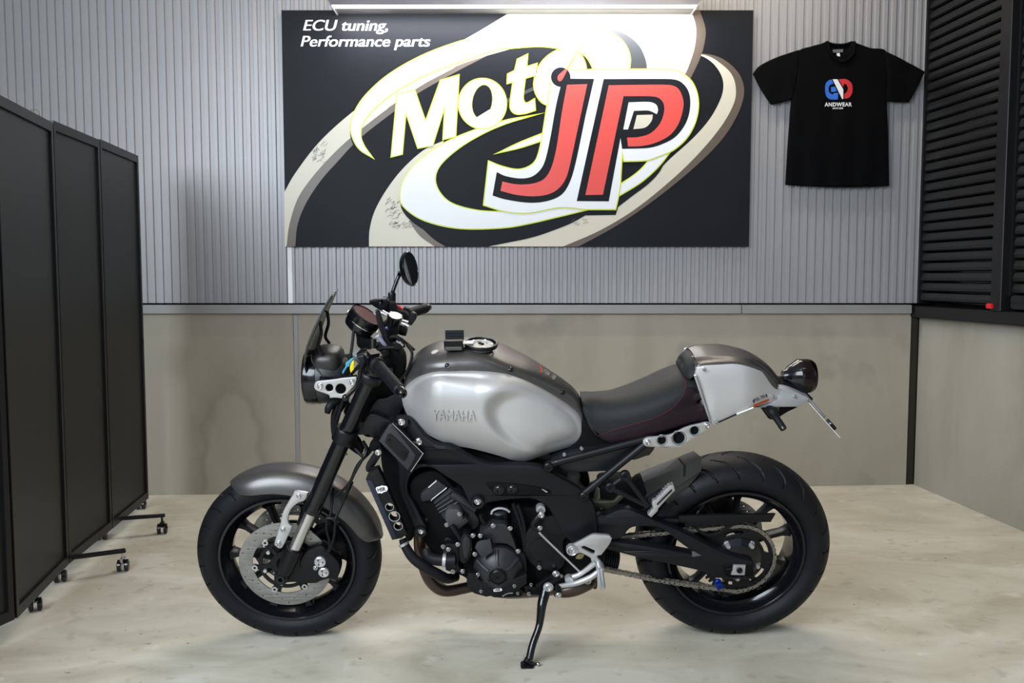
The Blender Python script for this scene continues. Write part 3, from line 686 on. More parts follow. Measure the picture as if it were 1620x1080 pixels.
# rear disc (far side) and sprocket (near side)
hl = [circ(*rot2((.092, .102, .111)[k % 3]*1000, 2*pi*k/30), 2.5, 8) for k in range(30)]
bd = link('brake_disc', disc_mesh(.1225, .083, .0045, hl), STEEL, RWH, 30); bd.location = (0, .075, 0)
bm = bmesh.new(); lathe(bm, [(.03, -.003), (.085, -.003), (.085, .003), (.03, .003), (.03, -.003)], (0, 0, 0), (0, 1, 0), 40); part('disc_carrier', bm, BLK, bd)
YCH = -.092; NT = 45; RS = .1165
pts = []
for k in range(NT):
    for da, r in ((-.33, .1115), (-.14, .1215), (.14, .1215), (.33, .1115)): a = 2*pi*(k+da)/NT; pts.append((r*1000*cos(a), r*1000*sin(a)))
sl = []
for k in range(5):
    a0 = 2*pi*k/5+.5; arc = [rot2(99, a0+t*.08) for t in range(-4, 5)]+[rot2(86, a0-t*.08) for t in range(-4, 5)]; sl.append(arc)
me = curve_mesh([pts, circ(0, 0, 38, 32)]+sl, 3.2, .5)
for v in me.vertices: v.co = (v.co.x/1000, v.co.z/1000, v.co.y/1000)
sp = link('sprocket', me, BLK, RWH, 30); sp.location = (0, YCH, 0)
bm = bmesh.new(); lathe(bm, [(0, -.020), (.050, -.020), (.062, -.012), (.074, -.006), (.074, .03), (0, .03)], (0, 0, 0), (0, 1, 0), 40); part('sprocket_hub', bm, GLOSS, sp)
for k in range(5):
    a = 2*pi*k/5+.93; bm = bmesh.new(); lathe(bm, [(0, -.024), (.006, -.024), (.0095, -.016), (.0095, -.008), (.012, -.007), (.012, 0), (0, 0)], (.064*cos(a), 0, .064*sin(a)), (0, 1, 0), 12); part('sprocket_nut', bm, ALU, sp)
# ---------------- chain: a closed run of links
gs = B(918, 872, YCH); gr = .040            # gearbox sprocket
def belt():
    c1, c2 = Vector((gs.x, gs.z)), Vector((0, .315)); r1, r2 = gr, RS; d = (c2-c1); L = d.length; al = atan(d.y/d.x); be = math.asin((r2-r1)/L)
    P = []
    t1 = al+pi/2+be; t2 = al-pi/2-be
    a = t1
    up1 = c1+Vector((cos(t1), sin(t1)))*r1; up2 = c2+Vector((cos(t1), sin(t1)))*r2
    lo1 = c1+Vector((cos(t2), sin(t2)))*r1; lo2 = c2+Vector((cos(t2), sin(t2)))*r2
    for k in range(60): P.append(up1.lerp(up2, k/60))
    n = 60
    for k in range(n): a = t1-(t1-t2)*k/n; P.append(c2+Vector((cos(a), sin(a)))*r2)
    for k in range(60):
        t = k/60; q = lo2.lerp(lo1, t); q.y -= .010*sin(pi*t); P.append(q)
    for k in range(30): a = t2-(2*pi-(t1-t2))*k/30; P.append(c1+Vector((cos(a), sin(a)))*r1)
    return P
P = belt(); cum = [0]
for i in range(len(P)): cum.append(cum[-1]+(P[(i+1) % len(P)]-P[i]).length)
NL = int(round(cum[-1]/.0159/2))*2; step = cum[-1]/NL
def at_len(s):
    s %= cum[-1]
    import bisect
    i = min(bisect.bisect_right(cum, s)-1, len(P)-1); t = (s-cum[i])/max(cum[i+1]-cum[i], 1e-9); return P[i].lerp(P[(i+1) % len(P)], t)
CHN = empty('chain', (0, YCH, 0), MC)
lk = {}
for k in range(NL):
    a, b = at_len(k*step), at_len((k+1)*step); m = (a+b)/2; d = b-a; ang = math.atan2(d.y, d.x); kind = k % 2
    if kind not in lk:
        bm = bmesh.new(); hw = step/2; off = .0085 if kind == 0 else .0062
        for s in (-1, 1):
            o8 = [(x*hw+x*.0055*cos(t), .0062*sin(t)) for x, ts in ((1, (-1.2, -.4, .4, 1.2)), (-1, (-1.2, -.4, .4, 1.2))) for t in ([q if x > 0 else q for q in ts])]
            o8 = [(hw+.0058*cos(t), .0062*sin(t)) for t in (-1.3, -.45, .45, 1.3)]+[(0, .0047)]+[(-hw-.0058*cos(t), .0062*sin(t)) for t in (1.3, .45, -.45, -1.3)]+[(0, -.0047)]
            A = [bm.verts.new((x, s*off-.001, z)) for x, z in o8]; Bv = [bm.verts.new((x, s*off+.001, z)) for x, z in o8]
            skinrings(bm, [A, Bv], True, True)
        for x in (-hw, hw): lathe(bm, [(0, -.0105), (.0032, -.0105), (.0032, -.009), (.0045, -.005), (.0045, .005), (.0032, .009), (.0032, .0105), (0, .0105)], (x, 0, 0), (0, 1, 0), 8)
        o = part('chain_link', bm, CHAIN, CHN, 30); lk[kind] = o
    else: o = lk[kind].copy(); C.objects.link(o)
    o.location = (m.x, 0, m.y); o.rotation_euler = (0, -ang, 0)

# ---------------- front end
K1 = lambda p: Z(300, 380, 3.6, p); K2 = lambda p: Z(300, 680, 3.2725, p); K3 = lambda p: Z(560, 620, 4.5, p); K4 = lambda p: Z(560, 760, 3.483, p)
K5 = lambda p: Z(620, 520, 4.765, p); K6 = lambda p: Z(880, 530, 3.5217, p); K7 = lambda p: Z(860, 680, 3.272, p); K8 = lambda p: Z(540, 390, 6.35, p)
L1 = lambda p: Z(540, 460, 10.8, p); L2 = lambda p: Z(470, 540, 8.526, p); L3 = lambda p: Z(540, 600, 6, p); L4 = lambda p: Z(640, 760, 5.4, p)
L5 = lambda p: Z(820, 780, 6, p); L6 = lambda p: Z(960, 740, 4.91, p); L7 = lambda p: Z(360, 760, 4.908, p); L8 = lambda p: Z(860, 680, 6.23, p)
def kp(K, x, y): return K([(x, y)])[0]
def kt(K, x, y, yy): q = K([(x, y)])[0]; return (q[0], q[1], yy)
YF = -.104; STAN = M('fork chrome', (.62, .62, .63), .24, 1, 0, 1, .02)
ft, fm, fb, fa = B(592, 584, YF), B(545, 706, YF), B(498, 809, YF), B(446, 912, YF)
ax = (ft-fa).normalized()
def fork(sd):
    s = Vector((1, sd, 1)) if sd > 0 else Vector((1, 1, 1))
    def pt(p): q = Vector(p); q.y = -q.y if sd > 0 else q.y; return q
    base = fa; LT = (ft-fa).length
    fr = bmesh.new(); d = Vector(ax); d.y = -d.y if sd > 0 else d.y
    c = pt(base)
    s_lo = (fb-fa).dot(ax); s_mid = (B(550, 694, YF)-fa).dot(ax)
    lathe(fr, [(0, s_lo-.004), (.0265, s_lo-.004), (.030, s_lo), (.031, s_lo+.012), (.0285, s_lo+.028), (.0270, s_lo+.034), (.0270, s_mid-.03), (.0245, s_mid), (.0245, LT-.006), (.019, LT), (0, LT)], c, d, 28); up = part('fork_tube', fr, GLOSS)
    bm = bmesh.new(); lathe(bm, [(0, .04), (.0195, .04), (.0195, s_lo), (0, s_lo)], c, d, 24); part('fork_stanchion', bm, STAN, up)
    s_c = (B(468, 868, YF)-fa).dot(ax)
    bm = bmesh.new(); lathe(bm, [(0, .012), (.021, .016), (.024, .03), (.027, s_c-.03), (.0265, s_c), (.022, s_c+.004), (0, s_c+.004)], c, d, 24)
    lathe(bm, [(.010, -.020), (.0215, -.020), (.023, -.014), (.023, .016), (.020, .020), (0, .02)], c+Vector((0, .006 if sd < 0 else -.006, 0)), (0, 1, 0), 24); part('axle_clamp', bm, BLK, up)
    bm = bmesh.new(); lathe(bm, [(.007, .004), (.014, .004), (.015, .001), (.015, -.02), (0, -.02)], c+Vector((0, (-.016 if sd < 0 else .016), 0)), (0, -1 if sd < 0 else 1, 0), 18); part('axle_end', bm, GLOSS, up)
    bm = bmesh.new(); lathe(bm, [(0, LT+.012), (.010, LT+.012), (.011, LT+.006), (.018, LT+.005), (.0185, LT-.012), (0, LT-.012)], c, d, 20); part('fork_cap', bm, ALU, up)
    return c, d, s_mid, LT
cL, dL, s_mid, LT = fork(-1); cR, dR, _, _ = fork(1)
for nm, s0, th in (('lower_yoke', s_mid+.008, .044), ('upper_yoke', LT-.03, .026)):
    bm = bmesh.new()
    for c, d in ((cL, dL), (cR, dR)): lathe(bm, [(.024, s0-th/2), (.034, s0-th/2), (.036, s0-th/2+.004), (.036, s0+th/2-.004), (.034, s0+th/2), (.024, s0+th/2), (.024, s0-th/2)], c, d, 28)
    m = (cL+cR)/2+ax*s0; R3 = ax.to_track_quat('Z', 'Y').to_matrix(); box(bm, m+R3 @ Vector((0, 0, 0))+Vector((.03, 0, .012)), (.07, .17, th*.9), None); part(nm, bm, BLK)
m = (cL+cR)/2+Vector((.032, 0, .01)); ax2 = Vector((ax.x, 0, ax.z)).normalized()
plathe('steering_stem', [(0, s_mid-.03), (.026, s_mid-.03), (.03, s_mid), (.03, LT), (.018, LT+.01), (0, LT+.01)], m, ax2, BLK)
# front mudguard: an arched blade over the tyre
def guard(name, c, a0, a1, prof, mat, n=34):
    bm = bmesh.new(); outer = []; inner = []
    for i in range(n+1):
        t = i/n; a = radians(a0+(a1-a0)*t); row = prof(t); 
        for dr, L in ((0, outer), (-.004, inner)):
            L.append([bm.verts.new(Vector(c)+Vector(((r+dr)*cos(a), y*(1 if dr == 0 else .96), (r+dr)*sin(a)))) for r, y in row])
    k = len(outer[0])
    rings = [o+list(reversed(ii)) for o, ii in zip(outer, inner)]
    skinrings(bm, rings, True, True); return part(name, bm, mat, None, 50)
def gprof(t):
    e = min(1, min(t/.12, (1-t)/.16)); e = sqrt(max(0, 1-(1-e)**2))
    hw = .078*(.30+.70*e); R0 = .314; dep = (.044+.020*sin(pi*t))*(.25+.75*e)
    row = []
    for k in range(-10, 11):
        u = k/10; y = hw*math.copysign(min(1, abs(u)**.8*1.02), u)
        row.append((R0-dep*abs(u)**3.2, y))
    return row
guard('front_mudguard', (-1.447, 0, .300), 11, 122, gprof, GREY)
gb = plate('mudguard_bracket', L7([(520, 85), (575, 88), (622, 97, 1), (612, 135), (590, 162), (545, 178), (495, 222), (470, 285), (474, 335), (497, 365), (470, 430), (425, 522), (400, 530), (375, 515), (361, 495), (382, 420), (405, 350), (415, 300), (430, 240), (468, 170), (505, 112)]), -.122, .014, ALU, bev=2.2)
for x, y in ((553, 119), (430, 380), (395, 488)): q = kp(L7, x, y); bolt(q[0], q[1], -.124, 3.6, CHR, gb)
# caliper behind the fork leg
cal = plate('brake_caliper', L7([(600, 560), (650, 530), (720, 505), (755, 520), (790, 560), (865, 640), (870, 720), (830, 770), (780, 770), (700, 790), (640, 790), (600, 760), (560, 690), (560, 620)]), -.098, .045, BLK, bev=4)
for x, y, r in ((718, 632, 43), (747, 713, 40)):
    q = B(*kp(L7, x, y), -.104); bm = bmesh.new(); R = r/4.908/480
    lathe(bm, [(0, .0), (R*.25, .0), (R*.3, .003), (R*.86, .004), (R, .002), (R, -.006), (0, -.006)], q, (0, -1, 0), 24); cap = part('caliper_piston_cap', bm, WHITE if 0 else ALU, cal)
    for k in range(3):
        a = 2*pi*k/3; bm = bmesh.new(); lathe(bm, [(0, .0052), (R*.13, .0052), (R*.13, 0), (0, 0)], q+Vector((R*.5*cos(a), 0, R*.5*sin(a))), (0, -1, 0), 8); part('cap_hole', bm, DARK, cap)
q = kp(L7, 684, 676); bolt(q[0], q[1], -.102, 3.4, CHR, cal)
cal2 = plate('caliper_bracket', L7([(455, 520), (560, 545), (640, 640), (720, 770), (640, 800), (520, 790), (440, 790), (420, 740), (400, 640)]), -.086, .012, BLK, bev=1.5)
plate('caliper_arm', L7([(760, 640), (850, 640), (870, 700), (845, 770), (800, 765), (760, 720)]), -.094, .04, BLK, bev=3)
mirror(cal)
for pts in ([(823, 60, -.06), (800, 260, -.12), (775, 300, -.13), (770, 380, -.13), (795, 500, -.125), (760, 585, -.115)], [(970, 10, -.05), (905, 150, -.10), (842, 285, -.135), (835, 340, -.135), (825, 440, -.13), (790, 540, -.12), (755, 590, -.115)]):
    ptube('brake_hose', [kt(L7, *p) for p in pts], .0042, RUB)
ptube('hose_guide', [kt(L7, 745, 300, -.13), kt(L7, 780, 292, -.135), kt(L7, 835, 300, -.135), kt(L7, 870, 320, -.13)], .005, BLK)
for pts in ([(600, 690, -.03), (585, 715, -.06), (566, 735, -.08), (552, 765, -.085), (530, 785, -.09)], [(604, 676, -.03), (590, 700, -.07), (560, 750, -.10), (540, 800, -.11)]): ptube('hose', pts, .0045, RUB)
plate('hose_joint', L3([(60, 640), (90, 580), (140, 560), (190, 630), (206, 690), (170, 722), (110, 690)]), -.09, .03, DARK, bev=2)
ptube('hose_loop', [(562, 709, -.10), (575, 722, -.11), (580, 710, -.10), (574, 698, -.1)], .006, BLK)

# ---------------- headlight, screen, bracket
hc = B(505, 596, 0); HL = empty('headlight', hc, MC)
r0 = (B(497, 596, 0)-B(497, 636.5, 0)).length
def xx(px): return B(px+9, 596, 0).x-hc.x
bm = bmesh.new(); lathe(bm, [(r0*.9, xx(478.5)), (r0*.97, xx(477)), (r0, xx(479)), (r0*1.01, xx(490)), (r0*.995, xx(498)), (r0*.9, xx(499))], (0, 0, 0), (1, 0, 0), 48); part('rim_ring', bm, GLOSS, HL)
bm = bmesh.new(); lathe(bm, [(0, xx(475)), (r0*.35, xx(475.6)), (r0*.7, xx(477)), (r0*.93, xx(479)), (r0*.93, xx(490)), (0, xx(490))], (0, 0, 0), (1, 0, 0), 40); part('lens', bm, GLASS, HL)
bm = bmesh.new(); lathe(bm, [(r0*.97, xx(498)), (r0*.965, xx(508)), (r0*.93, xx(520)), (r0*.80, xx(533)), (r0*.55, xx(543)), (r0*.3, xx(547)), (0, xx(548))], (0, 0, 0), (1, 0, 0), 48); part('bucket', bm, M('bucket grey', (.022, .0225, .024), .42, .1, .03, 300, .08), HL)
bm = bmesh.new()
cs = B(519, 573, 0)-hc; bmesh.ops.create_uvsphere(bm, u_segments=36, v_segments=20, radius=1)
for v in bm.verts:
    p = v.co; e = .62
    q = [math.copysign(abs(t)**e, t) for t in p]; v.co = cs+Vector((q[0]*.049, q[1]*.066, q[2]*.050))
part('headlight_shell', bm, M('headlight shell brown-black', (.028, .026, .024), .38, .3, .02, 400, .1), HL, 60)
hb = plate('headlight_bracket', L2([(228, 605), (242, 560), (290, 535), (450, 520), (620, 495), (800, 478, 1), (800, 520), (770, 590), (700, 680), (625, 772, 1), (520, 760), (440, 765, 1), (425, 722), (280, 670), (240, 645)]), -.128, .008, ALU, holes=[Z(470, 540, 8.526, circ(435, 625, 51)), Z(470, 540, 8.526, circ(588, 640, 70))], bev=1.2)
mirror(hb)
for x, y, r in ((310, 606, 4.2), (742, 552, 4.2)): q = kp(L2, x, y); bolt(q[0], q[1], -.130, r, CHR, hb)
plate('bracket_backing', L2([(300, 490, 1), (460, 500), (640, 485), (800, 470, 1), (790, 560), (640, 720), (520, 740), (380, 690), (280, 640)]), -.10, .02, DARK, hb)
# smoked fly screen: curved sheet in front of the headlight
st = []
cen = [(489, 578), (488, 562), (493, 540), (503, 515), (515, 490), (526, 470), (533, 462)]
wid = [.075, .085, .090, .088, .078, .062, .040]
wr = [.016, .015, .014, .013, .011, .008, .004]
bm = bmesh.new(); ro1 = []; ro2 = []
for (px, py), w_, b_ in zip(cen, wid, wr):
    c = B(px, py, .0); a, b = [], []
    for k in range(-8, 9):
        u = k/8; p = c+Vector((b_*(u*u) - .010, w_*u, 0)); a.append(bm.verts.new(p)); b.append(bm.verts.new(p+Vector((.0035, 0, -.001))))
    ro1.append(a+list(reversed(b)))
skinrings(bm, ro1, True, True); part('fly_screen', bm, SMOKE, None, 60)
for sd in (-1, 1):
    bm = bmesh.new(); y = .055*sd
    tube(bm, [B(510, 500, 0)+Vector((0.004, y, 0)), B(512, 520, 0)+Vector((.004, y, 0)), B(506, 540, 0)+Vector((.006, y, 0)), B(516, 552, 0)+Vector((0, y, 0))], .005, 8); part('screen_stay', bm, BLK)
ptube('screen_rod', [(493, 560, -.075), (494, 572, -.09), (505, 588, -.105), (512, 597, -.115)], .0022, BLK)
ptube('rubber_horn_boot', [kt(L2, 560, 790, -.06), kt(L2, 480, 830, -.07), kt(L2, 430, 890, -.08), kt(L2, 410, 960, -.08)], [.012, .013, .012, .009], RUB)
ptube('wiring_loom', [(548, 600, -.04), (535, 640, -.06), (529, 660, -.06), (531, 690, -.05), (545, 720, -.05)], .011, RUB)
ptube('wiring_loom', [(556, 590, -.05), (547, 620, -.085), (536, 655, -.08), (530, 676, -.07)], .006, RUB)
plate('cable_clutter', L2([(560, 760), (640, 700), (720, 690), (690, 800), (640, 900), (560, 1000), (500, 1000), (470, 930), (500, 840)]), -.05, .05, DARK, bev=3)

# ---------------- handlebar
bl = [B(633, 618, -.415), B(598, 578, -.29)]; br = [B(674, 487, .415), B(640, 498, .29)]
cm = (cL+cR)/2+Vector((ax.x, 0, ax.z))*(LT+.045); cm.y = 0
mL = Vector((cm.x+.01, -.09, cm.z)); mR = Vector((cm.x+.01, .09, cm.z))
inL = bl[1]+(bl[1]-bl[0])*.35; inR = br[1]+(br[1]-br[0])*.35
bm = bmesh.new(); tube(bm, [bl[0], bl[1], inL, mL, Vector((cm.x+.012, 0, cm.z)), mR, inR, br[1], br[0]], .0112, 14, 8); part('handlebar', bm, BLK)
def grip(o, i, nm='grip'):
    d = (i-o); L = d.length; d.normalize(); prof = [(0, 0), (.0145, 0), (.0165, .003)]
    n = 22
    for k in range(n):
        s = .006+(L*1.02-.012)*k/n; prof += [(.0172, s), (.0172, s+(L/n)*.6), (.0160, s+(L/n)*.65), (.0160, s+(L/n)*.95)]
    prof += [(.021, L*1.0), (.022, L*1.01), (.022, L*1.05), (.0115, L*1.06)]
    bm = bmesh.new(); lathe(bm, prof, o, d, 22); g = part(nm, bm, RUB)
    bm = bmesh.new(); lathe(bm, [(.004, -.022), (.010, -.022), (.0125, -.018), (.0145, -.004), (.0145, .002), (0, .002)], o, d, 20); part('bar_end', bm, GLOSS, g)
grip(bl[0], bl[1]); grip(br[0], br[1])
for o, i in ((bl[0], bl[1]), (br[0], br[1])):
    d = (i-o).normalized(); c = i+d*.035; R3 = d.to_track_quat('X', 'Z').to_matrix(); bm = bmesh.new(); box(bm, c, (.048, .044, .052), R3); bevel(bm, .009, 2); part('switch_box', bm, BLK)
ptube('clutch_lever', [kt(L2, 985, 240, -.24), kt(L2, 905, 290, -.27), kt(L2, 852, 400, -.30), kt(L2, 838, 500, -.33), kt(L2, 790, 620, -.36), kt(L2, 715, 700, -.39), kt(L2, 655, 748, -.41)], [.009, .008, .006, .0055, .0055, .006, .007], BLK)
q = B(*kp(L2, 655, 755), -.41); bm = bmesh.new(); bmesh.ops.create_uvsphere(bm, u_segments=16, v_segments=10, radius=.0095, matrix=Matrix.Translation(q)); part('lever_ball', bm, GLOSS)
plate('lever_perch', L2([(800, 210), (900, 180), (1000, 190), (1020, 240), (940, 290), (870, 300), (830, 260)]), -.25, .03, BLK, bev=3)
ptube('brake_lever', [(642, 503, .26), (650, 512, .30), (655, 500, .36), (664, 494, .40)], .006, BLK)
# mirror on the far bar
mc = B(648.5, 425, .33); _mw = BP+BR @ mc; _c = (CAM-_mw).normalized(); _r = _c.cross(Vector((0, 0, -1))).normalized(); _u = _r.cross(_c)
if _r.x < 0: _r = -_r
if _u.z < 0: _u = -_u
n_ = (BRT @ (_c*.40+_r*.90+_u*.15)).normalized(); MR = empty('mirror', mc, MC)
bm = bmesh.new(); lathe(bm, [(0, -.026), (.03, -.024), (.052, -.014), (.0595, -.003), (.0595, .003), (.056, .005), (.055, .002)], (0, 0, 0), n_, 40); part('mirror_shell', bm, GLOSS, MR)
bm = bmesh.new(); lathe(bm, [(0, .0035), (.055, .0035), (.055, 0), (0, 0)], (0, 0, 0), n_, 40); part('mirror_glass', bm, GLASS, MR)
bm = bmesh.new(); tube(bm, [B(*kp(K8, 510, 560), .30)-mc, B(*kp(K8, 515, 470), .30)-mc, B(*kp(K8, 535, 400), .305)-mc, B(*kp(K8, 580, 290), .315)-mc, B(*kp(K8, 612, 255), .325)-mc, n_*-.02], [.008, .0068, .0065, .0065, .007, .008], 12); part('mirror_stem', bm, GLOSS, MR)
bm = bmesh.new(); lathe(bm, [(0, -.02), (.012, -.02), (.013, 0), (.013, .028), (.010, .034), (0, .034)], B(*kp(K8, 508, 555), .30)-mc, (.05, 0, 1), 16); part('mirror_mount', bm, BLK, MR)
bm = bmesh.new(); lathe(bm, [(0, -.008), (.008, -.008), (.009, 0), (.008, .008), (0, .008)], B(*kp(K8, 590, 270), .312)-mc, (0, 1, .2), 14); part('mirror_joint', bm, GLOSS, MR)
# round instrument, red reflections put into its face colour
mcn = B(580, 499, .02); md = Vector((.60, -.05, .80)).normalized(); GA = empty('instrument', mcn, MC)
bm = bmesh.new(); lathe(bm, [(0, -.060), (.030, -.058), (.045, -.050), (.049, -.040), (.050, -.022), (.0525, -.020), (.0525, -.016), (.0515, -.010), (.052, .0), (.048, .004), (.047, .0)], (0, 0, 0), md, 40); part('instrument_cup', bm, GLOSS, GA)
bm = bmesh.new(); lathe(bm, [(.0525, -.0125), (.0545, -.0125), (.0545, -.0095), (.0525, -.0095), (.0525, -.0125)], (0, 0, -.0), md, 40)
for v in bm.verts: v.co -= md*.012
part('instrument_ring', bm, CHR, GA)
bm = bmesh.new(); lathe(bm, [(0, .0015), (.047, .0015), (.047, -.002), (0, -.002)], (0, 0, 0), md, 36); part('instrument_face', bm, M('red reflection face', (.07, .006, .0055), .5, 0, 0, 1, .3, 40, spec=.1), GA)
plate('instrument_stay', L1([(205, 610), (260, 640), (440, 800), (520, 850), (500, 1000), (380, 1010), (270, 950), (250, 800)]), 0, .03, DARK, bev=3)
# small bar clock with pale dial
bc = B(*kp(L1, 915, 440), -.02); bdn = Vector((.30, -.25, .92)).normalized(); CK = empty('bar_clock', bc, MC)
bm = bmesh.new(); lathe(bm, [(0, -.030), (.016, -.029), (.021, -.024), (.0225, -.004), (.0235, 0), (.0235, .004), (.020, .005)], (0, 0, 0), bdn, 30); part('clock_case', bm, GLOSS, CK)
bm = bmesh.new(); lathe(bm, [(0, .0045), (.020, .0045), (.020, 0), (0, 0)], (0, 0, 0), bdn, 30); part('clock_dial', bm, M('pale dial', (.55, .56, .48), .3, var=.04), CK)
for a, b in (((675, 365), (780, 410)), ((705, 330), (800, 385)), ((1030, 540), (1150, 600)), ((1040, 495), (1145, 525))):
    bm = bmesh.new(); tube(bm, [B(*kp(L1, *a), -.03)-bc, B(*kp(L1, *b), -.03)-bc], .0022, 6); part('cable_tie', bm, WHITE, CK)
plate('clock_clamp', L1([(1150, 480), (1200, 370), (1270, 400), (1280, 480), (1190, 590), (1150, 560)]), -.01, .02, BLK, bev=2)
plate('kill_switch', L1([(900, 250, 1), (960, 250), (1050, 300), (1060, 350, 1), (1020, 370), (950, 300)]), .20, .012, RED, bev=1)
plate('front_reservoir', L1([(640, 320), (690, 140, 1), (760, 140, 1), (800, 200), (770, 330), (680, 330)]), .16, .04, BLK, bev=2)
plate('switch_cluster', L1([(470, 195, 1), (560, 170, 1), (600, 180), (640, 260, 1), (700, 300, 1), (820, 215, 1), (900, 215), (960, 330), (1090, 370, 1), (1150, 430, 1), (1120, 490), (1000, 430), (820, 400), (700, 350), (560, 270)]), .17, .03, DARK, bev=1)
plate('cable_stop', L1([(600, 150, 1), (690, 145, 1), (680, 200, 1), (620, 195, 1)]), .15, .015, BLK, bev=.8)
plate('lever_pivot', L1([(1060, 300), (1120, 290), (1170, 340), (1160, 400), (1090, 390)]), .22, .02, BLK, bev=1.2)
plate('bar_clamp', L1([(690, 600, 1), (760, 545, 1), (850, 560), (930, 620, 1), (960, 740), (900, 850), (790, 880), (720, 800)]), -.03, .06, DARK, bev=2)
plate('master_cylinder', L1([(830, 590, 1), (960, 560, 1), (1060, 600), (1115, 690), (1100, 780, 1), (1010, 760), (900, 700)]), .03, .04, BLK, bev=2)
plate('yoke_cap', L1([(760, 900), (880, 870), (1000, 890), (1060, 950), (1000, 1010), (840, 1030), (740, 980)]), -.04, .06, BLK, bev=3)
ptube('cable_bend', [kt(L1, 820, 800, -.05), kt(L1, 900, 780, -.05), kt(L1, 980, 810, -.05), kt(L1, 1050, 900, -.05), kt(L1, 1060, 960, -.05)], .006, RUB)
ptube('cable_bend', [kt(L1, 640, 1000, -.10), kt(L1, 760, 970, -.10), kt(L1, 900, 965, -.10)], .005, RUB)
for a_, b_ in (((940, 850), (1000, 890)), ((1005, 880), (1055, 935))): ptube('pinch_ring', [kt(L1, *a_, -.06), kt(L1, *b_, -.06)], .004, CHR)
plate('clamp_lever', L1([(580, 330, 1), (640, 330), (720, 560), (830, 930), (800, 970), (770, 960), (660, 700), (600, 520)]), -.07, .012, BLK, bev=1.5)
plate('cable_bracket', L1([(570, 790), (640, 760), (700, 820), (780, 940), (740, 950), (680, 900), (640, 830)]), -.08, .01, M('violet steel', (.33, .32, .45), .3, .6, var=.05), bev=1)
bm = bmesh.new(); lathe(bm, [(0, 0), (.004, 0), (.0055, .003), (.0055, .008), (.003, .009), (0, .009)], B(*kp(L1, 785, 640), -.06), (0, -1, .3), 14); part('stem_nut', bm, M('violet nut', (.03, .025, .08), .3, .7, var=.1))
ptube('damper_strut', [kt(L1, 545, 820, -.13), kt(L1, 545, 1000, -.14)], .0095, BLK)
for pts in ([(560, 520, -.02), (555, 560, -.05), (548, 590, -.06)], [(598, 545, -.05), (585, 560, -.12), (570, 575, -.13), (556, 592, -.09)], [(644, 545, -.02), (652, 560, -.05), (645, 585, -.06), (630, 605, -.06)],
            [(630, 545, .04), (640, 560, 0), (632, 590, -.03), (610, 620, -.04)], [(566, 560, -.12), (575, 553, -.15), (590, 558, -.19), (602, 565, -.22)], [(610, 520, .05), (640, 540, .0), (655, 553, -.03)]):
    ptube('control_cable', pts, .0045, RUB)
ign = B(*kp(L2, 806, 165), -.05); plathe('ignition_switch', [(0, -.03), (.013, -.03), (.0145, 0), (.012, .005), (0, .006)], ign, (-.25, -.5, .85), ALU)
plate('head_filler', [(566, 560), (580, 552), (612, 550), (634, 560), (640, 580), (636, 610), (632, 640), (622, 672), (600, 690), (575, 690), (566, 660), (582, 620), (572, 590)], -.045, .07, DARK, bev=4)
plate('head_plate', L3([(330, 200), (420, 180), (560, 130), (600, 240), (560, 310), (540, 420), (440, 420), (350, 350), (250, 480), (250, 330)]), -.07, .02, MATT, bev=2)
plate('wing_stay', L3([(275, 330, 1), (330, 335), (440, 380), (500, 410), (440, 440), (370, 540), (345, 590), (200, 470), (230, 380)]), -.095, .02, BLK, bev=2)
# ---------------- fuel tank: dark spine with silver side covers
sil = K5([(78, 470), (110, 330), (165, 215), (215, 162), (290, 127), (410, 97), (560, 78), (680, 80), (800, 122), (930, 180), (1050, 235), (1200, 320), (1300, 385), (1375, 445), (1420, 520), (1450, 640), (1468, 720)])
seam = K5([(72, 520), (95, 450), (140, 405), (190, 368), (260, 338), (380, 325), (520, 322), (680, 325), (800, 333), (930, 365), (1050, 412), (1200, 492), (1310, 562), (1385, 620), (1430, 665), (1462, 730), (1474, 790)])
ws = [.040]+[.070+.048*(lambda t: t*t*(3-2*t))(max(0, min(1, (q[0]-636)/64)))-.062*(lambda t: t*t*(3-2*t))(max(0, min(1, (q[0]-765)/165)))-.004 for q in seam[1:]]
st = []
for (tx, ty), (sx, sy), w_ in zip(sil, seam, ws):
    a = B(sx, sy, -w_); b = B(tx, ty, .022)
    lv = []
    for k in range(0, 7):
        u = k/6*pi/2; y = -w_*cos(u)**.75; x = a.x+(b.x-a.x)*sin(u)**1.1; z = a.z+(b.z-a.z)*sin(u)**.72
        lv.append(Vector((x, y, z)))
    lo = Vector((a.x+.004, -w_*.9, a.z-.07)); st.append([lo]+lv)
def skin3(name, rows, mat, su=5, sv=3, parent=None, cap=True):
    rows = [cr(r, sv) for r in rows]; cols = [cr([r[j] for r in rows], su) for j in range(len(rows[0]))]
    bm = bmesh.new(); rings = []
    for i in range(len(cols[0])):
        r = [Vector(c[i]) for c in cols]
        for q in r:
            if q.y > -1e-3: q.y = 0
        r = r+[Vector((q.x, -q.y, q.z)) for q in reversed(r[:-1])]
        rings.append([bm.verts.new(q) for q in r])
    skinrings(bm, rings, True, cap); return part(name, bm, mat, parent, 50)
TANK = skin3('fuel_tank', st, GREY)
TT = bvh(TANK)
cover = K5([(74, 490), (110, 430), (170, 380), (240, 347), (330, 327), (480, 321), (640, 320), (800, 332), (920, 358), (1050, 410), (1200, 490), (1330, 575), (1415, 650), (1460, 730), (1472, 790), (1450, 840), (1400, 872), (1300, 902), (1150, 948), (1030, 992), (920, 990), (840, 966), (740, 937), (600, 902), (480, 880), (360, 842), (250, 785), (180, 735), (130, 672), (95, 605), (77, 540)])
def sst(a, b, x): t = max(0, min(1, (x-a)/(b-a))); return t*t*(3-2*t)
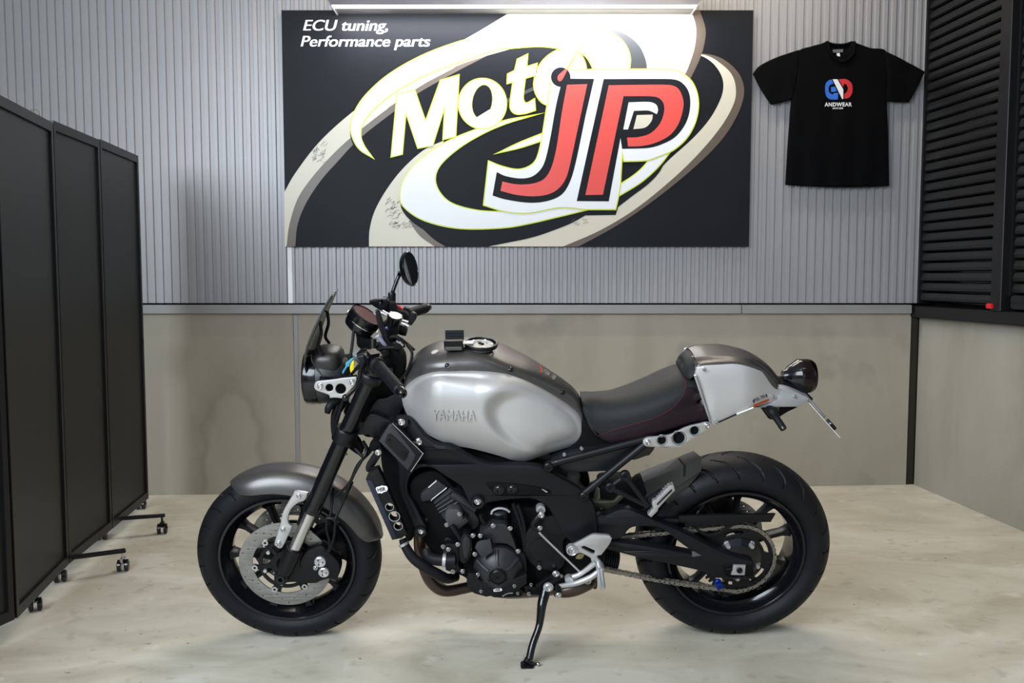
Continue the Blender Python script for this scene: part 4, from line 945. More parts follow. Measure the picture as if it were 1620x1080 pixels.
def cov_h(px, py, t):
    u, v = (px-620)*4.765, (py-520)*4.765
    h = .058*(1-(1-min(1, t*1.25))**2.6)
    edge = sst(0, .30, t)
    # upper chamfer: the face above the fold leans back towards the seam
    fold = 515-max(0, u-640)*.62+max(0, 300-u)*.5
    h -= .022*sst(-45, 205, fold-v)*edge
    # knee recess behind the lettered scoop
    c, s = cos(.36), sin(.36); du, dv = u-1085, v-715; a = (du*c+dv*s)/415; b = (-du*s+dv*c)/232
    d = 1-sqrt(a*a+b*b)
    fade = 1-sst(640, 1230, u)
    h -= .034*sst(-.03, .30, d)*fade*edge
    h -= .012*sst(900, 1450, u)*edge+.006*max(0, min(1.2, (u-780)/620))*sst(0, .5, t)
    return h
def cov_y(px, py):
    t = sst(636, 700, px); t2 = sst(765, 930, px); return -(.070+.048*t-.062*t2)
TC = dome('tank_cover', cover, ((700, 615), (870, 668)), cov_y, cov_h, SILV, TANK, 46, 8, .02)
TCT = bvh(TC); mirror(TC)
ty0 = -.174
def emb(px, py, d):
    p, n_ = hit(TCT, px, py, 0)
    if p is None: p = B(px, py, ty0)
    p = Vector(p); p.y -= .0052-d; return p
map_text('embossed_lettering', bold(text_mesh('YAMAHA', 683.5, 663.5, 67.5, 15.8, 0, 0, 2.8, rot=.012, space=1.08), .6), emb, SILV, TC)
for x, y in ((419, 278), (896, 305), (1285, 477)):
    q = K5([(x, y)])[0]; p, n_ = hit(TT, q[0], q[1]); 
    bm = bmesh.new(); lathe(bm, [(0, -.002), (.0078, -.002), (.0080, .0018), (.0070, .0026), (.0055, .0024), (.0052, .003), (.0025, .0045), (0, .0048)], p, n_, 20); k = part('tank_bolt', bm, GLOSS, TANK)
    bm = bmesh.new(); lathe(bm, [(0, .0046), (.0040, .0038), (.0046, .0025), (0, .0025)], p, n_, 6); part('bolt_hex', bm, CHR, k)
p, n_ = hit(TT, *K5([(323, 175)])[0])
if p:
    bm = bmesh.new(); lathe(bm, [(0, .002), (.011, .002), (.0125, .001), (.0125, -.001), (0, -.001)], p, n_, 6); part('tank_badge', bm, ALU, TANK)
# filler cap and accessory ring, clamp block of a tank-top mount
cp, cn = hit(TT, *K5([(672, 136)])[0]); cn = Vector((cn.x*.4, -.06, 1)).normalized(); cp = cp+Vector((0, .004, .006))
bm = bmesh.new(); lathe(bm, [(0, -.01), (.040, -.01), (.040, .000), (.037, .003), (.020, .004), (.019, .0025), (0, .0025)], cp, cn, 36); CAP = part('filler_cap', bm, M('satin cap', (.22, .22, .215), .45, .5, .05, 300, .08), TANK)
bm = bmesh.new(); lathe(bm, [(.044, -.004), (.0495, -.004), (.050, .005), (.048, .0075), (.0455, .0075), (.044, .005), (.044, -.004)], cp, cn, 40); part('cap_ring', bm, BLK, TANK)
cu_ = cn.orthogonal().normalized(); cv_ = cn.cross(cu_)
for k in range(5):
    a = 2*pi*k/5+.4; q = cp+(cu_*cos(a)+cv_*sin(a))*.031; bm = bmesh.new(); lathe(bm, [(0, .0055), (.0028, .0055), (.003, .003), (0, .003)], q, cn, 10); part('cap_screw', bm, CHR, CAP)
bm = bmesh.new(); box(bm, cp+cn*.004, (.018, .008, .003), cn.to_track_quat('Z', 'X').to_matrix()); part('key_slot_cover', bm, DARK, CAP)
bp_ = cp+Vector((-.080, -.004, -.002)); MT = empty('tank_mount', bp_, MC)
bm = bmesh.new(); box(bm, (0, .0, .004), (.054, .085, .012)); bevel(bm, .003); part('mount_base', bm, GREY, MT)
bm = bmesh.new(); box(bm, (.028, .0, .010), (.06, .030, .004)); bevel(bm, .001); part('mount_arm', bm, ALU, MT)
for y, z, th in ((.030, .026, -.25), (-.034, .016, .25)):
    bm = bmesh.new(); box(bm, (0, y, z), (.056, .010, .028), Matrix.Rotation(th, 3, 'X'))
    for s in (-1, 0, 1): box(bm, (0, y+(.006 if y < 0 else -.006), z+s*.009), (.056, .006, .003), Matrix.Rotation(th, 3, 'X'))
    part('mount_jaw', bm, BLK, MT)
bm = bmesh.new(); tube(bm, [(-.01, -.03, .012), (-.01, .03, .012)], .004, 8); part('mount_screw', bm, CHR, MT)
# sticker on the tail of the tank
def onTT(px, py, d):
    p, n_ = hit(TT, px, py, .0008)
    return p if p else B(px, py, -.02)
S5 = lambda p: Z(840, 560, 21.6, p)
def sticker(name, pts, fn, mat, par):
    bm = bmesh.new(); g = []
    for i in range(13):
        u = i/12; g.append([bm.verts.new(fn(*[(1-v)*((1-u)*pts[0][c]+u*pts[1][c])+v*((1-u)*pts[3][c]+u*pts[2][c]) for c in (0, 1)], 0)) for v in (0, .25, .5, .75, 1)])
    skinrings(bm, g, False)
    r = bmesh.ops.solidify(bm, geom=bm.faces[:], thickness=.0004); return part(name, bm, mat, par, 0)
sticker('sticker', S5([(275, 370), (330, 372), (385, 600), (330, 640)]), onTT, ORG, TANK)
GP = M('pale grey print', (.25, .25, .23), .5, var=.06)
def tfn(px, py, d):
    p, n_ = hit(TT, px, py, .0012-d*.3); return p if p else B(px, py, -.02)
map_text('sticker_lettering', text_mesh('MSR', 858.6, 588.5, 11, 6, 0, 0, .3, rot=.62), tfn, GP, TANK)
map_text('sticker_lettering', text_mesh('700', 871, 597, 6.5, 6, 0, .03, .3, rot=.66), tfn, GP, TANK)

# ---------------- seat
top = K6([(132, 318), (160, 313), (200, 313), (300, 309), (400, 283), (500, 246), (600, 202), (680, 172), (740, 168), (775, 190)])
stc = K6([(150, 400), (185, 490), (235, 547), (330, 520), (430, 494), (530, 464), (615, 430), (680, 412), (725, 398), (765, 385)])
bot = K6([(150, 430), (190, 520), (240, 570), (310, 598), (430, 578), (540, 552), (650, 520), (760, 490), (835, 468), (838, 440)])
wd = [.062, .076, .085, .096, .108, .117, .121, .120, .116, .112]
rows = []
for (tx, ty), (sx, sy), (bx, by), w_ in zip(top, stc, bot, wd):
    b0 = B(bx, by, -w_*.98); s0 = B(sx, sy, -w_); t0 = B(tx, ty, .025)
    r = [b0+Vector((0, .03, 0)), b0, (b0+s0)/2+Vector((0, -.003, 0)), s0]
    for k in range(1, 7):
        u = k/6*pi/2; r.append(Vector((s0.x+(t0.x-s0.x)*sin(u)**1.1, -w_*cos(u)**.8, s0.z+(t0.z-s0.z)*sin(u)**.8)))
    rows.append(r)
SEATO = skin3('seat', rows, SEAT, 6, 4)
ST = bvh(SEATO)
# side panel: the faces under the stitch line, lifted off as their own part
stl = K6([(180, 486), (235, 548), (330, 522), (400, 503), (480, 480), (560, 452), (640, 408), (700, 345), (722, 285), (715, 235), (695, 185)])
side_out = K6([(200, 520, 1), (237, 549, 1), (330, 523), (400, 504), (480, 481), (560, 453), (640, 409), (700, 346), (722, 290, 1), (775, 292, 1), (800, 350), (843, 466, 1), (760, 490), (650, 520), (560, 548), (430, 579), (310, 599, 1), (250, 575)])
def seat_fn(lift):
    def fn(px, py, d):
        p, n_ = hit(ST, px, py, 0)
        if p is None or p.y > -.085 or px > 1108: p = B(px, py, -.116)
        return Vector((p.x, p.y-lift+d, p.z))
    return fn
me = curve_mesh([sm(side_out, 5)], 1.0, 0)
b_ = bmesh.new(); b_.from_mesh(me); bmesh.ops.triangulate(b_, faces=b_.faces)
for k in range(4):
    es = [e for e in b_.edges if e.calc_length() > 8]
    if not es: break
    bmesh.ops.subdivide_edges(b_, edges=es, cuts=1); bmesh.ops.triangulate(b_, faces=[f for f in b_.faces if len(f.verts) > 3])
f_ = seat_fn(.003); zm = max(v.co.z for v in b_.verts)
for v in b_.verts: v.co = f_(v.co.x, v.co.y, (zm-v.co.z)/480)
b_.to_mesh(me); b_.free(); link('seat_side', me, SEATP, SEATO, 60)
pp = sm([(x, y) for x, y in stl], 30, False); acc = 0; last = None; k = 0
bm = bmesh.new(); pr_ = None
for q in pp:
    if last is None or hypot(q[0]-last[0], q[1]-last[1]) > 1.25:
        last = q; p, n_ = hit(ST, q[0], q[1], .0038)
        if p is None: continue
        if k % 2 and pr_ is not None: tube(bm, [pr_, p], .0008, 5)
        pr_ = p; k += 1
o = part('seat_stitching', bm, REDT, SEATO); o['kind'] = 'stuff'
# ---------------- seat cowl
rows = []
for tp, bt, w_ in (((690, 125), (692, 180), .030), ((692, 108), (706, 222), .060), ((712, 90), (728, 240), .080), ((742, 80), (750, 243), .088), ((768, 95), (772, 222), .088)):
    t0 = B(*kp(K6, *tp), .04); t0.y = 0; t0.z += .002; b0 = B(*kp(K6, *bt), -w_); r = [b0+Vector((0, .03, -.004)), b0]
    for k in range(1, 7):
        u = k/6*pi/2; r.append(Vector((b0.x+(t0.x-b0.x)*sin(u), -w_*cos(u)**.85, b0.z+(t0.z-b0.z)*sin(u)**.9)))
    rows.append(r)
skin3('cowl_pad', rows, SEAT, 4, 3)
top = K6([(748, 80), (790, 68), (850, 65), (920, 66), (1000, 73), (1080, 92), (1150, 135), (1200, 188), (1235, 245), (1248, 300)])
mid = K6([(765, 128), (800, 122), (860, 118), (930, 118), (1000, 122), (1070, 135), (1125, 165), (1180, 212), (1225, 270), (1246, 312)])
bot = K6([(775, 200), (800, 180), (860, 170), (930, 165), (1000, 166), (1075, 180), (1150, 207), (1200, 245), (1235, 290), (1246, 325)])
wd = [.086, .089, .091, .091, .090, .087, .080, .072, .062, .052]
rows = []
for (tx, ty), (mx, my), (bx, by), w_ in zip(top, mid, bot, wd):
    b0 = B(bx, by, -w_); m0 = B(mx, my, -w_*.62); t0 = B(tx, ty, .035); t0.y = 0
    r = [b0+Vector((.01, .01, -.08)), b0, (b0*.45+m0*.55)+Vector((0, -.002, .002)), m0]
    for k in range(1, 6):
        u = k/5*pi/2; r.append(Vector((m0.x+(t0.x-m0.x)*sin(u), -w_*.62*cos(u)**.9, m0.z+(t0.z-m0.z)*sin(u)**.9)))
    rows.append(r)
COWL = skin3('seat_cowl', rows, GREY, 6, 3)
cs_ = K6([(783, 186, 1), (830, 174), (920, 168), (1000, 166), (1080, 181), (1165, 213), (1222, 268), (1246, 312), (1243, 335), (1215, 366), (1100, 402), (1000, 444), (900, 490), (872, 497, 1), (855, 480, 1), (815, 355), (772, 225, 1)])
def cw_y(px, py): return -(.100-.042*sst(1175, 1238, px)+.006*sst(600, 670, py))
CS = dome('cowl_side', cs_, (K6([(900, 300)])[0], K6([(1100, 290)])[0]), cw_y, lambda px, py, t: .009*(1-(1-t)**3), SILV, COWL, 16, 6, .012)
mirror(CS); CT = bvh(CS)
for x, y in ((822, 190), (1207, 342), (893, 487)): q = kp(K6, x, y); bolt(q[0], q[1], cw_y(*q)-.008, 2.4, CHR, CS)
def onCT(px, py, d):
    p, n_ = hit(CT, px, py, 0)
    if p is None: p = B(px, py, cw_y(px, py)-.006)
    return Vector((p.x, p.y-.0014+d*.4, p.z))
S7 = lambda p: Z(1170, 610, 20.25, p)
sticker('sticker', S7([(440, 610), (930, 412), (940, 470), (450, 690)]), onCT, ORG, CS)
SKB = M('sticker navy', (.02, .02, .05), .5, var=.05); SKP = M('sticker plum', (.10, .01, .06), .5, var=.05)
sticker('sticker', S7([(425, 455), (470, 440), (480, 545), (440, 550)]), onCT, SKB, CS)
sticker('sticker', S7([(830, 265), (870, 262), (890, 350), (850, 365)]), onCT, SKP, CS)
map_text('sticker_lettering', text_mesh('MSR 700', 1170+482/20.25, 610+520/20.25, 18.5, 5.2, .12, 0, .3, rot=-.40), onCT, SKB, CS)
ptube('cowl_edge_strip', [(*q, -.108) for q in K6([(900, 487), (1005, 440)])], .0022, DARK, CS)
ptube('cowl_edge_strip', [(*q, -.108) for q in K6([(1005, 440), (1098, 403)])], .0022, WHITE, CS)
ptube('cowl_front_lip', [(*q, -.112) for q in K6([(772, 222), (800, 306), (829, 396), (857, 482)])], .0040, ALU, CS)
ptube('cowl_front_trim', [(*q, -.06) for q in K6([(760, 118), (770, 150), (773, 185), (775, 215)])], .004, GREY, COWL)
ug = plate('undertail', K6([(1235, 295, 1), (1300, 302), (1400, 345), (1412, 362), (1345, 402, 1), (1100, 407, 1), (1215, 366), (1246, 335)]), -.07, .14, M('light grey paint', (.33, .33, .34), .42, .35, var=.03), bev=3)
bolt(*kp(K6, 1327, 340), -.071, 2.4, CHR, ug)
plate('undertail_block', K6([(1175, 402, 1), (1345, 404, 1), (1290, 430), (1220, 470), (1180, 462)]), -.05, .10, DARK, bev=2)
ts = B(*kp(K6, 1205, 430), -.085); te = B(*kp(K6, 1262, 515), -.115)
bm = bmesh.new(); tube(bm, [ts+Vector((-.008, .02, .005)), ts, ts*.6+te*.4, te], [.012, .016, .011, .0105], 14); part('indicator', bm, RUB)
bm = bmesh.new(); d_ = (te-ts).normalized(); lathe(bm, [(0, -.004), (.0105, -.003), (.011, .004), (.007, .009), (0, .010)], te, d_, 16); ind = part('indicator_lens', bm, M('smoked amber', (.008, .005, .003), .3, coat=.1), None)
# tail lamp
tc = B(*kp(K6, 1350, 228), 0); xk = lambda x: B(*kp(K6, x, 228), 0).x-tc.x; rk = 87/3.5217/480*1.03
TL_ = empty('tail_lamp', tc, MC)
bm = bmesh.new(); lathe(bm, [(0, xk(1259)), (rk*.36, xk(1260)), (rk*.42, xk(1275)), (rk*.60, xk(1290)), (rk*.96, xk(1338)), (rk, xk(1345)), (rk, xk(1358))], (0, 0, 0), (1, 0, 0), 44); part('lamp_shell', bm, GLOSS, TL_)
bm = bmesh.new(); lathe(bm, [(rk*.995, xk(1358)), (rk*.995, xk(1400)), (rk*.96, xk(1418)), (rk*.85, xk(1432)), (rk*.5, xk(1439)), (0, xk(1440))], (0, 0, 0), (1, 0, 0), 44); part('lamp_lens', bm, LENS, TL_)
plate('tail_lamp_bracket', K6([(1240, 275), (1290, 270), (1370, 295), (1400, 312), (1330, 318), (1265, 305)]), -.035, .07, DARK, bev=2)
# licence plate carrier, seen almost edge-on
a1, a2 = B(*kp(K6, 1398, 366), -.0), B(*kp(K6, 1490, 470), 0)
PLT = empty('licence_plate', a1, MC)
dd = Vector((.095, 0, -.105)).normalized(); nd = Vector((dd.z*-1, 0, dd.x)); R3 = Matrix((dd, Vector((0, 1, 0)), dd.cross(Vector((0, 1, 0))))).transposed()
pl0 = B(1327, 690, -.105)-a1
bm = bmesh.new(); box(bm, pl0+Vector((0, .105, 0))-dd*.062, (.125, .23, .0016), R3); part('plate_sheet', bm, WHITE, PLT)
bm = bmesh.new(); box(bm, pl0+Vector((0, .105, 0))-dd*.095-R3 @ Vector((0, 0, -.006)), (.10, .10, .010), R3); bevel(bm, .002); part('plate_holder', bm, ALU, PLT)
bm = bmesh.new(); box(bm, pl0+Vector((0, .03, 0))-dd*.03-R3 @ Vector((0, 0, -.006)), (.03, .035, .012), R3); bevel(bm, .003); part('reflector', bm, GLOSS, PLT)
ptube('plate_arm', [(*kp(K6, 1385, 318), -.02), (*kp(K6, 1425, 358), -.02)], .004, BLK)

# ---------------- frame
fro = [(612, 668), (628, 660), (650, 664), (672, 690), (692, 703), (715, 706), (749, 725), (780, 735), (827, 735), (856, 739), (882, 753), (905, 765), (922, 776), (938, 795), (944, 815), (945, 850), (930, 868), (905, 860), (885, 838), (868, 806), (850, 793), (827, 790), (782, 795), (768, 799), (757, 807), (745, 801), (735, 782), (729, 771), (702, 753), (684, 742), (667, 741), (653, 749), (646, 762), (646, 780), (656, 798), (667, 820), (676, 838), (671, 847), (662, 846), (655, 838), (646, 815), (633, 784), (629, 762), (629, 745), (622, 715)]
def fr_y(px, py): return -(.085+.062*sst(590, 700, px)-.012*sst(850, 940, px))
FR = plate('frame', fro, fr_y, .035, MATT, bev=5.5, n=4)
mirror(FR)
plate('frame_recess_shade', K3([(945, 645), (1180, 660), (1340, 690), (1400, 720), (1200, 735), (1010, 735), (985, 710)]), lambda x, y: fr_y(x, y)-.001, .006, DARK, FR, bev=.8)  # raised dark plate; the shade of a recess is put into its colour
for x, y, r in ((1032, 694, 7), (1128, 690, 6.5)):
    q = kp(K3, x, y); bolt(q[0], q[1], fr_y(*q)-.003, r, GLOSS, FR)
for x, y, r in ((880, 780, 46), (478, 988, 40)):
    q = kp(K3, x, y); p = B(q[0], q[1], fr_y(*q)-.002); R = r/4.5/480
    bm = bmesh.new(); lathe(bm, [(R*.55, .004), (R*.62, .009), (R*.9, .009), (R, .006), (R*1.02, -.01), (R*.5, -.01), (R*.55, .004)], p, (0, -1, 0), 28); bs = part('frame_boss', bm, BLK, FR)
    bolt(q[0], q[1], fr_y(*q)-.004, 4.6, CHR, bs)
plate('frame_edge_mark', K3([(1335, 690, 1), (1345, 692), (1380, 710, 1), (1370, 716, 1)]), lambda x, y: fr_y(x, y)-.003, .002, ALU, FR, bev=0)
# boxed intake cover beside the head tube
ib = plate('side_box', L3([(355, 585, 1), (452, 436), (482, 412), (500, 415), (770, 690), (774, 715), (680, 872), (650, 880), (625, 862)]), -.150, .06, BLK, bev=3)
plate('side_box_face', L3([(352, 588, 1), (446, 440), (472, 424), (486, 430), (705, 715), (704, 735), (640, 860), (622, 862)]), -.154, .012, M('grey-blue plastic', (.022, .0235, .028), .42, .1, .1, 600, .08), ib, bev=2.6)
plate('side_box_inset', L3([(415, 590), (438, 522), (460, 513), (480, 520), (636, 672), (641, 700), (608, 768), (585, 774), (565, 760), (425, 612)]), -.1555, .006, BLK, ib, bev=1)
for x, y in ((452, 570), (598, 716)): q = kp(L3, x, y); bolt(q[0], q[1], -.1565, 2.3, GLOSS, ib)
ptube('side_box_edge', [(*q, -.153) for q in L3([(484, 418), (620, 550), (762, 690), (768, 715), (660, 874)])], .0009, M('pale edge', (.42, .40, .37), .4, var=.05), ib)
for x, y, r in ((570, 405, 5.0), (738, 590, 5.4)): q = kp(L3, x, y); bolt(q[0], q[1], -.13, r, CHR); plathe('bolt_collar', [(.008, -.004), (.021, -.004), (.022, .0), (.020, .003), (.008, .003), (.008, -.004)], B(q[0], q[1], -.126), (0, -1, 0), BLK)
ptube('bracket_strut', [(*kp(L3, 620, 400), -.11), (*kp(L3, 745, 570), -.11)], .008, M('blue-grey strut', (.07, .08, .09), .4, .4, var=.05))
# radiator with guard
rad = plate('radiator', [(604, 700), (620, 705), (634, 740), (646, 790), (656, 845), (644, 856), (622, 800), (604, 740)], -.080, .16, DARK, bev=3)
rg_ = plate('radiator_guard', K2([(911, 258, 1), (928, 216, 1), (975, 200, 1), (996, 240, 1), (1126, 540, 1), (1098, 562, 1), (1048, 571, 1)]), -.19, .03, BLK, holes=[Z(300, 680, 3.2725, circ(*a)) for a in ((1035, 398, 17), (1060, 447, 23), (1080, 497, 18))], bev=1.4)
plate('guard_flange', K2([(911, 258, 1), (945, 262, 1), (1072, 558, 1), (1048, 571, 1)]), -.193, .012, M('blue-black anodised', (.018, .024, .04), .35, .4, var=.08), rg_, bev=1)
for a in ((1035, 398, 18), (1060, 447, 24), (1080, 497, 19)):
    q = kp(K2, a[0], a[1]); R = a[2]/3.2725/480; plathe('hole_rim', [(R, -.001), (R*1.12, -.001), (R*1.12, .001), (R, .001), (R, -.001)], B(q[0], q[1], -.191), (0, -1, 0), ALU, rg_, 24)
lg = [(966, 298), (985, 292), (995, 288), (1005, 290), (1020, 292), (1025, 305), (1020, 316), (1003, 322), (995, 328), (985, 326), (970, 327), (965, 312)]
plate('guard_logo', K2(lg), -.1915, .002, WHITE, rg_, bev=0)
fg = lambda px, py, d: B(px, py, -.1922)+Vector((0, d*.3, 0))
map_text('logo_lettering', text_mesh('HSR', 300+974/3.2725, 680+320/3.2725, 13, 5.6, 0, .03, .3, rot=-.17), fg, DARK, rg_)
plate('radiator_bracket', L3([(230, 830), (270, 760), (320, 690), (370, 650), (385, 700), (330, 800), (280, 870), (240, 880)]), -.15, .02, BLK, bev=1.5)
bolt(*kp(L3, 350, 692), -.153, 4.2, CHR)
plathe('horn', [(0, -.02), (.018, -.02), (.020, 0), (.016, .01), (0, .012)], B(*kp(L3, 330, 628), -.12), (0, -1, 0), DARK)

# ---------------- engine
plate('engine_core', [(650, 762), (690, 745), (735, 785), (790, 800), (870, 805), (940, 830), (945, 900), (915, 930), (850, 938), (760, 942), (735, 915), (700, 900), (672, 860), (655, 815)], -.10, .20, DARK, bev=5)
plate('airbox', [(690, 690), (760, 716), (850, 735), (900, 770), (945, 820), (940, 870), (900, 850), (850, 800), (770, 800), (735, 775), (690, 742), (660, 742), (640, 720), (655, 690)], -.07, .14, DARK, bev=5)
hd = plate('cylinder_head', L4([(195, 62, 1), (275, -5, 1), (372, 62, 1), (240, 170, 1), (150, 180), (135, 120)]), -.115, .20, ENG, bev=2.5)
for x0, y0, x1, y1, w_ in ((205, 60, 275, 0, .0022), (235, 160, 362, 60, .0016), (225, 172, 352, 72, .0010)): ptube('gasket_edge', [(*kp(L4, x0, y0), -.117), (*kp(L4, x1, y1), -.117)], w_, ALU, hd, 6)
cb = plate('cylinder_block', L4([(240, 175, 1), (385, 62, 1), (470, 110), (560, 190), (610, 290), (640, 360), (600, 420), (500, 430), (430, 400), (330, 330), (290, 250)]), -.112, .20, ENG, bev=3)
for k in range(4):
    a, b_ = (255+k*14, 195+k*26), (398+k*32, 92+k*24); ptube('cooling_rib', [(*kp(L4, *a), -.114), (*kp(L4, *b_), -.114)], .0035, BLK, cb, 6)
ptube('head_pipe_cover', [(*kp(L4, 400, 110), -.125), (*kp(L4, 500, 170), -.13), (*kp(L4, 600, 250), -.125)], [.014, .013, .010], ENG)
plate('chain_case_cover', L4([(345, 310), (362, 258), (400, 245), (470, 258), (500, 330), (425, 400), (372, 392)]), -.150, .05, M('cast grey', (.055, .056, .058), .55, .2, .35, 1200, .1), bev=2)
plate('engine_bracket', L4([(400, 400, 1), (520, 315, 1), (545, 350), (450, 430, 1)]), -.152, .04, ENG, bev=2)
ptube('breather_pipe', [(*kp(L4, 400, 380), -.16), (*kp(L4, 440, 440), -.165), (*kp(L4, 480, 500), -.16)], .008, BLK)
wp = plate('water_pump', L4([(470, 520), (490, 470), (520, 452), (570, 480), (582, 560), (570, 640), (530, 710), (480, 705), (462, 640)]), -.170, .06, BLK, bev=4)
plate('water_pump_cap', L4([(490, 530), (505, 490), (535, 480), (560, 510), (560, 580), (535, 660), (505, 660)]), -.176, .02, ENG, wp, bev=2.5)
plate('pump_housing', L4([(330, 560), (400, 540), (460, 560), (480, 640), (460, 720), (500, 770), (420, 790), (350, 760), (330, 690)]), -.155, .05, BLK, bev=4)
ho = ptube('water_hose', [(*kp(L4, 185, 590), -.12), (*kp(L4, 205, 645), -.135), (*kp(L4, 260, 672), -.15), (*kp(L4, 340, 680), -.16), (*kp(L4, 440, 680), -.165)], [.018, .0185, .0185, .018, .018], RUB, None, 16)
h0, h1 = B(*kp(L4, 338, 678), -.16), B(*kp(L4, 352, 679), -.16)
bm = bmesh.new(); lathe(bm, [(.0188, -.005), (.0205, -.005), (.0205, .005), (.0188, .005), (.0188, -.005)], h0, h1-h0, 24); box(bm, h0+Vector((.0, -.012, -.022)), (.010, .010, .012)); part('hose_clamp', bm, ALU, ho)
lh = ptube('radiator_hose', [(*kp(K4, 268, 320), -.13), (*kp(K4, 285, 365), -.14), (*kp(K4, 325, 425), -.15), (*kp(K4, 390, 475), -.155), (*kp(K4, 470, 520), -.145), (*kp(K4, 515, 540), -.12), (*kp(K4, 560, 530), -.07)], [.012, .0145, .016, .0165, .017, .016, .015], RUB, None, 16)
h0, h1 = B(*kp(K4, 276, 350), -.137), B(*kp(K4, 290, 376), -.142)
bm = bmesh.new(); lathe(bm, [(.0145, -.004), (.0165, -.004), (.0165, .004), (.0145, .004), (.0145, -.004)], h0, h1-h0, 24); part('hose_clamp', bm, ALU, lh)
for dy, dpx in ((-.085, 0), (.0, 6), (.085, 10)):
    ptube('exhaust_header', [(672+dpx*.3, 815, dy), (664+dpx*.4, 845, dy-.004), (666+dpx*.4, 880, dy-.006), (680+dpx*.5, 918, dy*.9-.004), (702+dpx*.5, 934, dy*.8), (735, 930, dy*.6), (765, 922, dy*.4)], [.019, .0185, .0185, .0185, .0185, .018, .018], EXH, None, 18)
ptube('exhaust_collector', [(760, 925, -.03), (800, 922, -.02), (850, 920, -.0), (900, 918, .02)], [.03, .05, .05, .04], EXH, None, 18)
ac = B(*kp(L4, 800, 745), -.150); R = 196/5.4/480
AC = plathe('alternator_cover', [(0, -.03), (R*1.02, -.03), (R*1.02, .004), (R*.98, .010), (R*.90, .016), (R*.62, .040), (R*.40, .045), (R*.36, .047), (0, .047)], ac, (0, -1, 0), ENG, None, 48)
plathe('cover_cap', [(0, .050), (R*.06, .050), (R*.08, .054), (R*.26, .054), (R*.30, .051), (R*.30, .048), (R*.335, .048), (R*.35, .051), (R*.37, .049), (R*.37, .044), (0, .044)], ac, (0, -1, 0), BLK, AC, 36)
for k in range(6):
    a = 2*pi*k/6+.55; bm = bmesh.new(); q0 = ac+Vector((cos(a)*R*.42, -.043, sin(a)*R*.42)); q1 = ac+Vector((cos(a)*R*.93, -.012, sin(a)*R*.93))
    tube(bm, [q0, (q0+q1)/2+Vector((0, -.004, 0)), q1], [.006, .0065, .007], 8); part('cover_rib', bm, ENG, AC)
cc = plate('crankcase_cover', L4([(640, 445, 1), (740, 385, 1), (770, 372), (850, 372), (890, 410), (945, 540), (962, 610, 1), (870, 548), (760, 540), (742, 500, 1), (665, 495, 1)]), -.158, .05, ENG, bev=3)
plate('cover_shield', L4([(600, 578, 1), (628, 530), (735, 505, 1), (753, 612, 1), (665, 672, 1)]), -.192, .012, M('bright black shield', (.035, .037, .042), .3, .3, var=.05), cc, bev=2)
sc_ = plate('case_side', L4([(860, 560), (960, 600), (1035, 640), (1045, 880), (960, 910), (900, 850), (940, 780), (940, 680)]), -.145, .05, BLK, bev=4)
gd = plate('engine_guard', L4([(530, 862, 1), (548, 795), (600, 800), (640, 850), (720, 880), (800, 890), (890, 868), (912, 850), (1045, 800, 1), (1045, 882, 1), (980, 932, 1), (700, 996, 1), (598, 968, 1), (550, 930)]), -.19, .03, BLK, bev=1.6)
plate('guard_logo', L4([(760, 932), (775, 926), (800, 924), (825, 922), (832, 932), (828, 942), (800, 946), (765, 948)]), -.1915, .002, WHITE, gd, bev=0)
fg2 = lambda px, py, d: B(px, py, -.1922)+Vector((0, d*.3, 0))
map_text('logo_lettering', text_mesh('HSR', 640+770/5.4, 760+944/5.4, 9.5, 3.0, 0, .03, .3, rot=-.08), fg2, DARK, gd)
plate('sump', L4([(740, 962), (870, 940), (1000, 932), (1006, 990), (960, 998), (760, 1002)]), -.12, .20, BLK, bev=2.5)
ptube('gear_lever_edge', [(*kp(L4, 835, 985), -.15), (*kp(L4, 880, 962), -.15), (*kp(L4, 925, 958), -.15)], .0025, ALU)
plate('stand_switch', L4([(1030, 900), (1100, 905), (1160, 930), (1155, 980), (1060, 970), (1030, 940)]), -.13, .05, BLK, bev=2)
for x, y, r, yy in ((470, 285, 3, .152), (360, 376, 3, .152), (585, 467, 3.2, .172), (647, 469, 3.2, .172), (757, 383, 3.2, .172), (902, 406, 3.2, .165), (970, 601, 3.2, .16), (455, 543, 3.2, .172), (330, 562, 3, .16), (375, 585, 3.2, .165), (600, 626, 3.2, .175), (413, 776, 3.2, .16), (497, 772, 3.2, .165), (622, 804, 3.2, .18), (938, 898, 2.4, .193), (653, 943, 2.4, .193), (967, 960, 2.2, .15), (1063, 965, 2.8, .14), (1083, 886, 2.2, .14), (1150, 740, 3, .15)):
    q = kp(L4, x, y); bolt(q[0], q[1], -yy, r, CHR)
thr = B(*kp(L4, 825, 300), -.10)
plathe('throttle_body', [(0, -.05), (.026, -.05), (.030, -.04), (.030, .025), (.0285, .034), (.022, .038), (0, .038)], thr, (-.12, -.35, .93), BLK, None, 28)
bm = bmesh.new()
q = [thr+Vector((.030*cos(a), -.030*sin(a)*.9, .030)) for a in [radians(200-150*k/8) for k in range(9)]]
tube(bm, [B(*kp(L4, x, y), -.13) for x, y in ((742, 285), (752, 258), (785, 240), (825, 236), (868, 246), (898, 268))], .0042, 8); part('chrome_band', bm, ALU)
for pts in ([(928, 195), (965, 300), (1000, 420), (1025, 560), (1030, 640)], [(965, 205), (1000, 300), (1022, 400), (1035, 520)], [(650, 290), (660, 330), (690, 370)], [(440, 560), (400, 510), (360, 500), (350, 540)]):
    ptube('engine_hose', [(*kp(L4, *p), -.13) for p in pts], .0062, RUB)
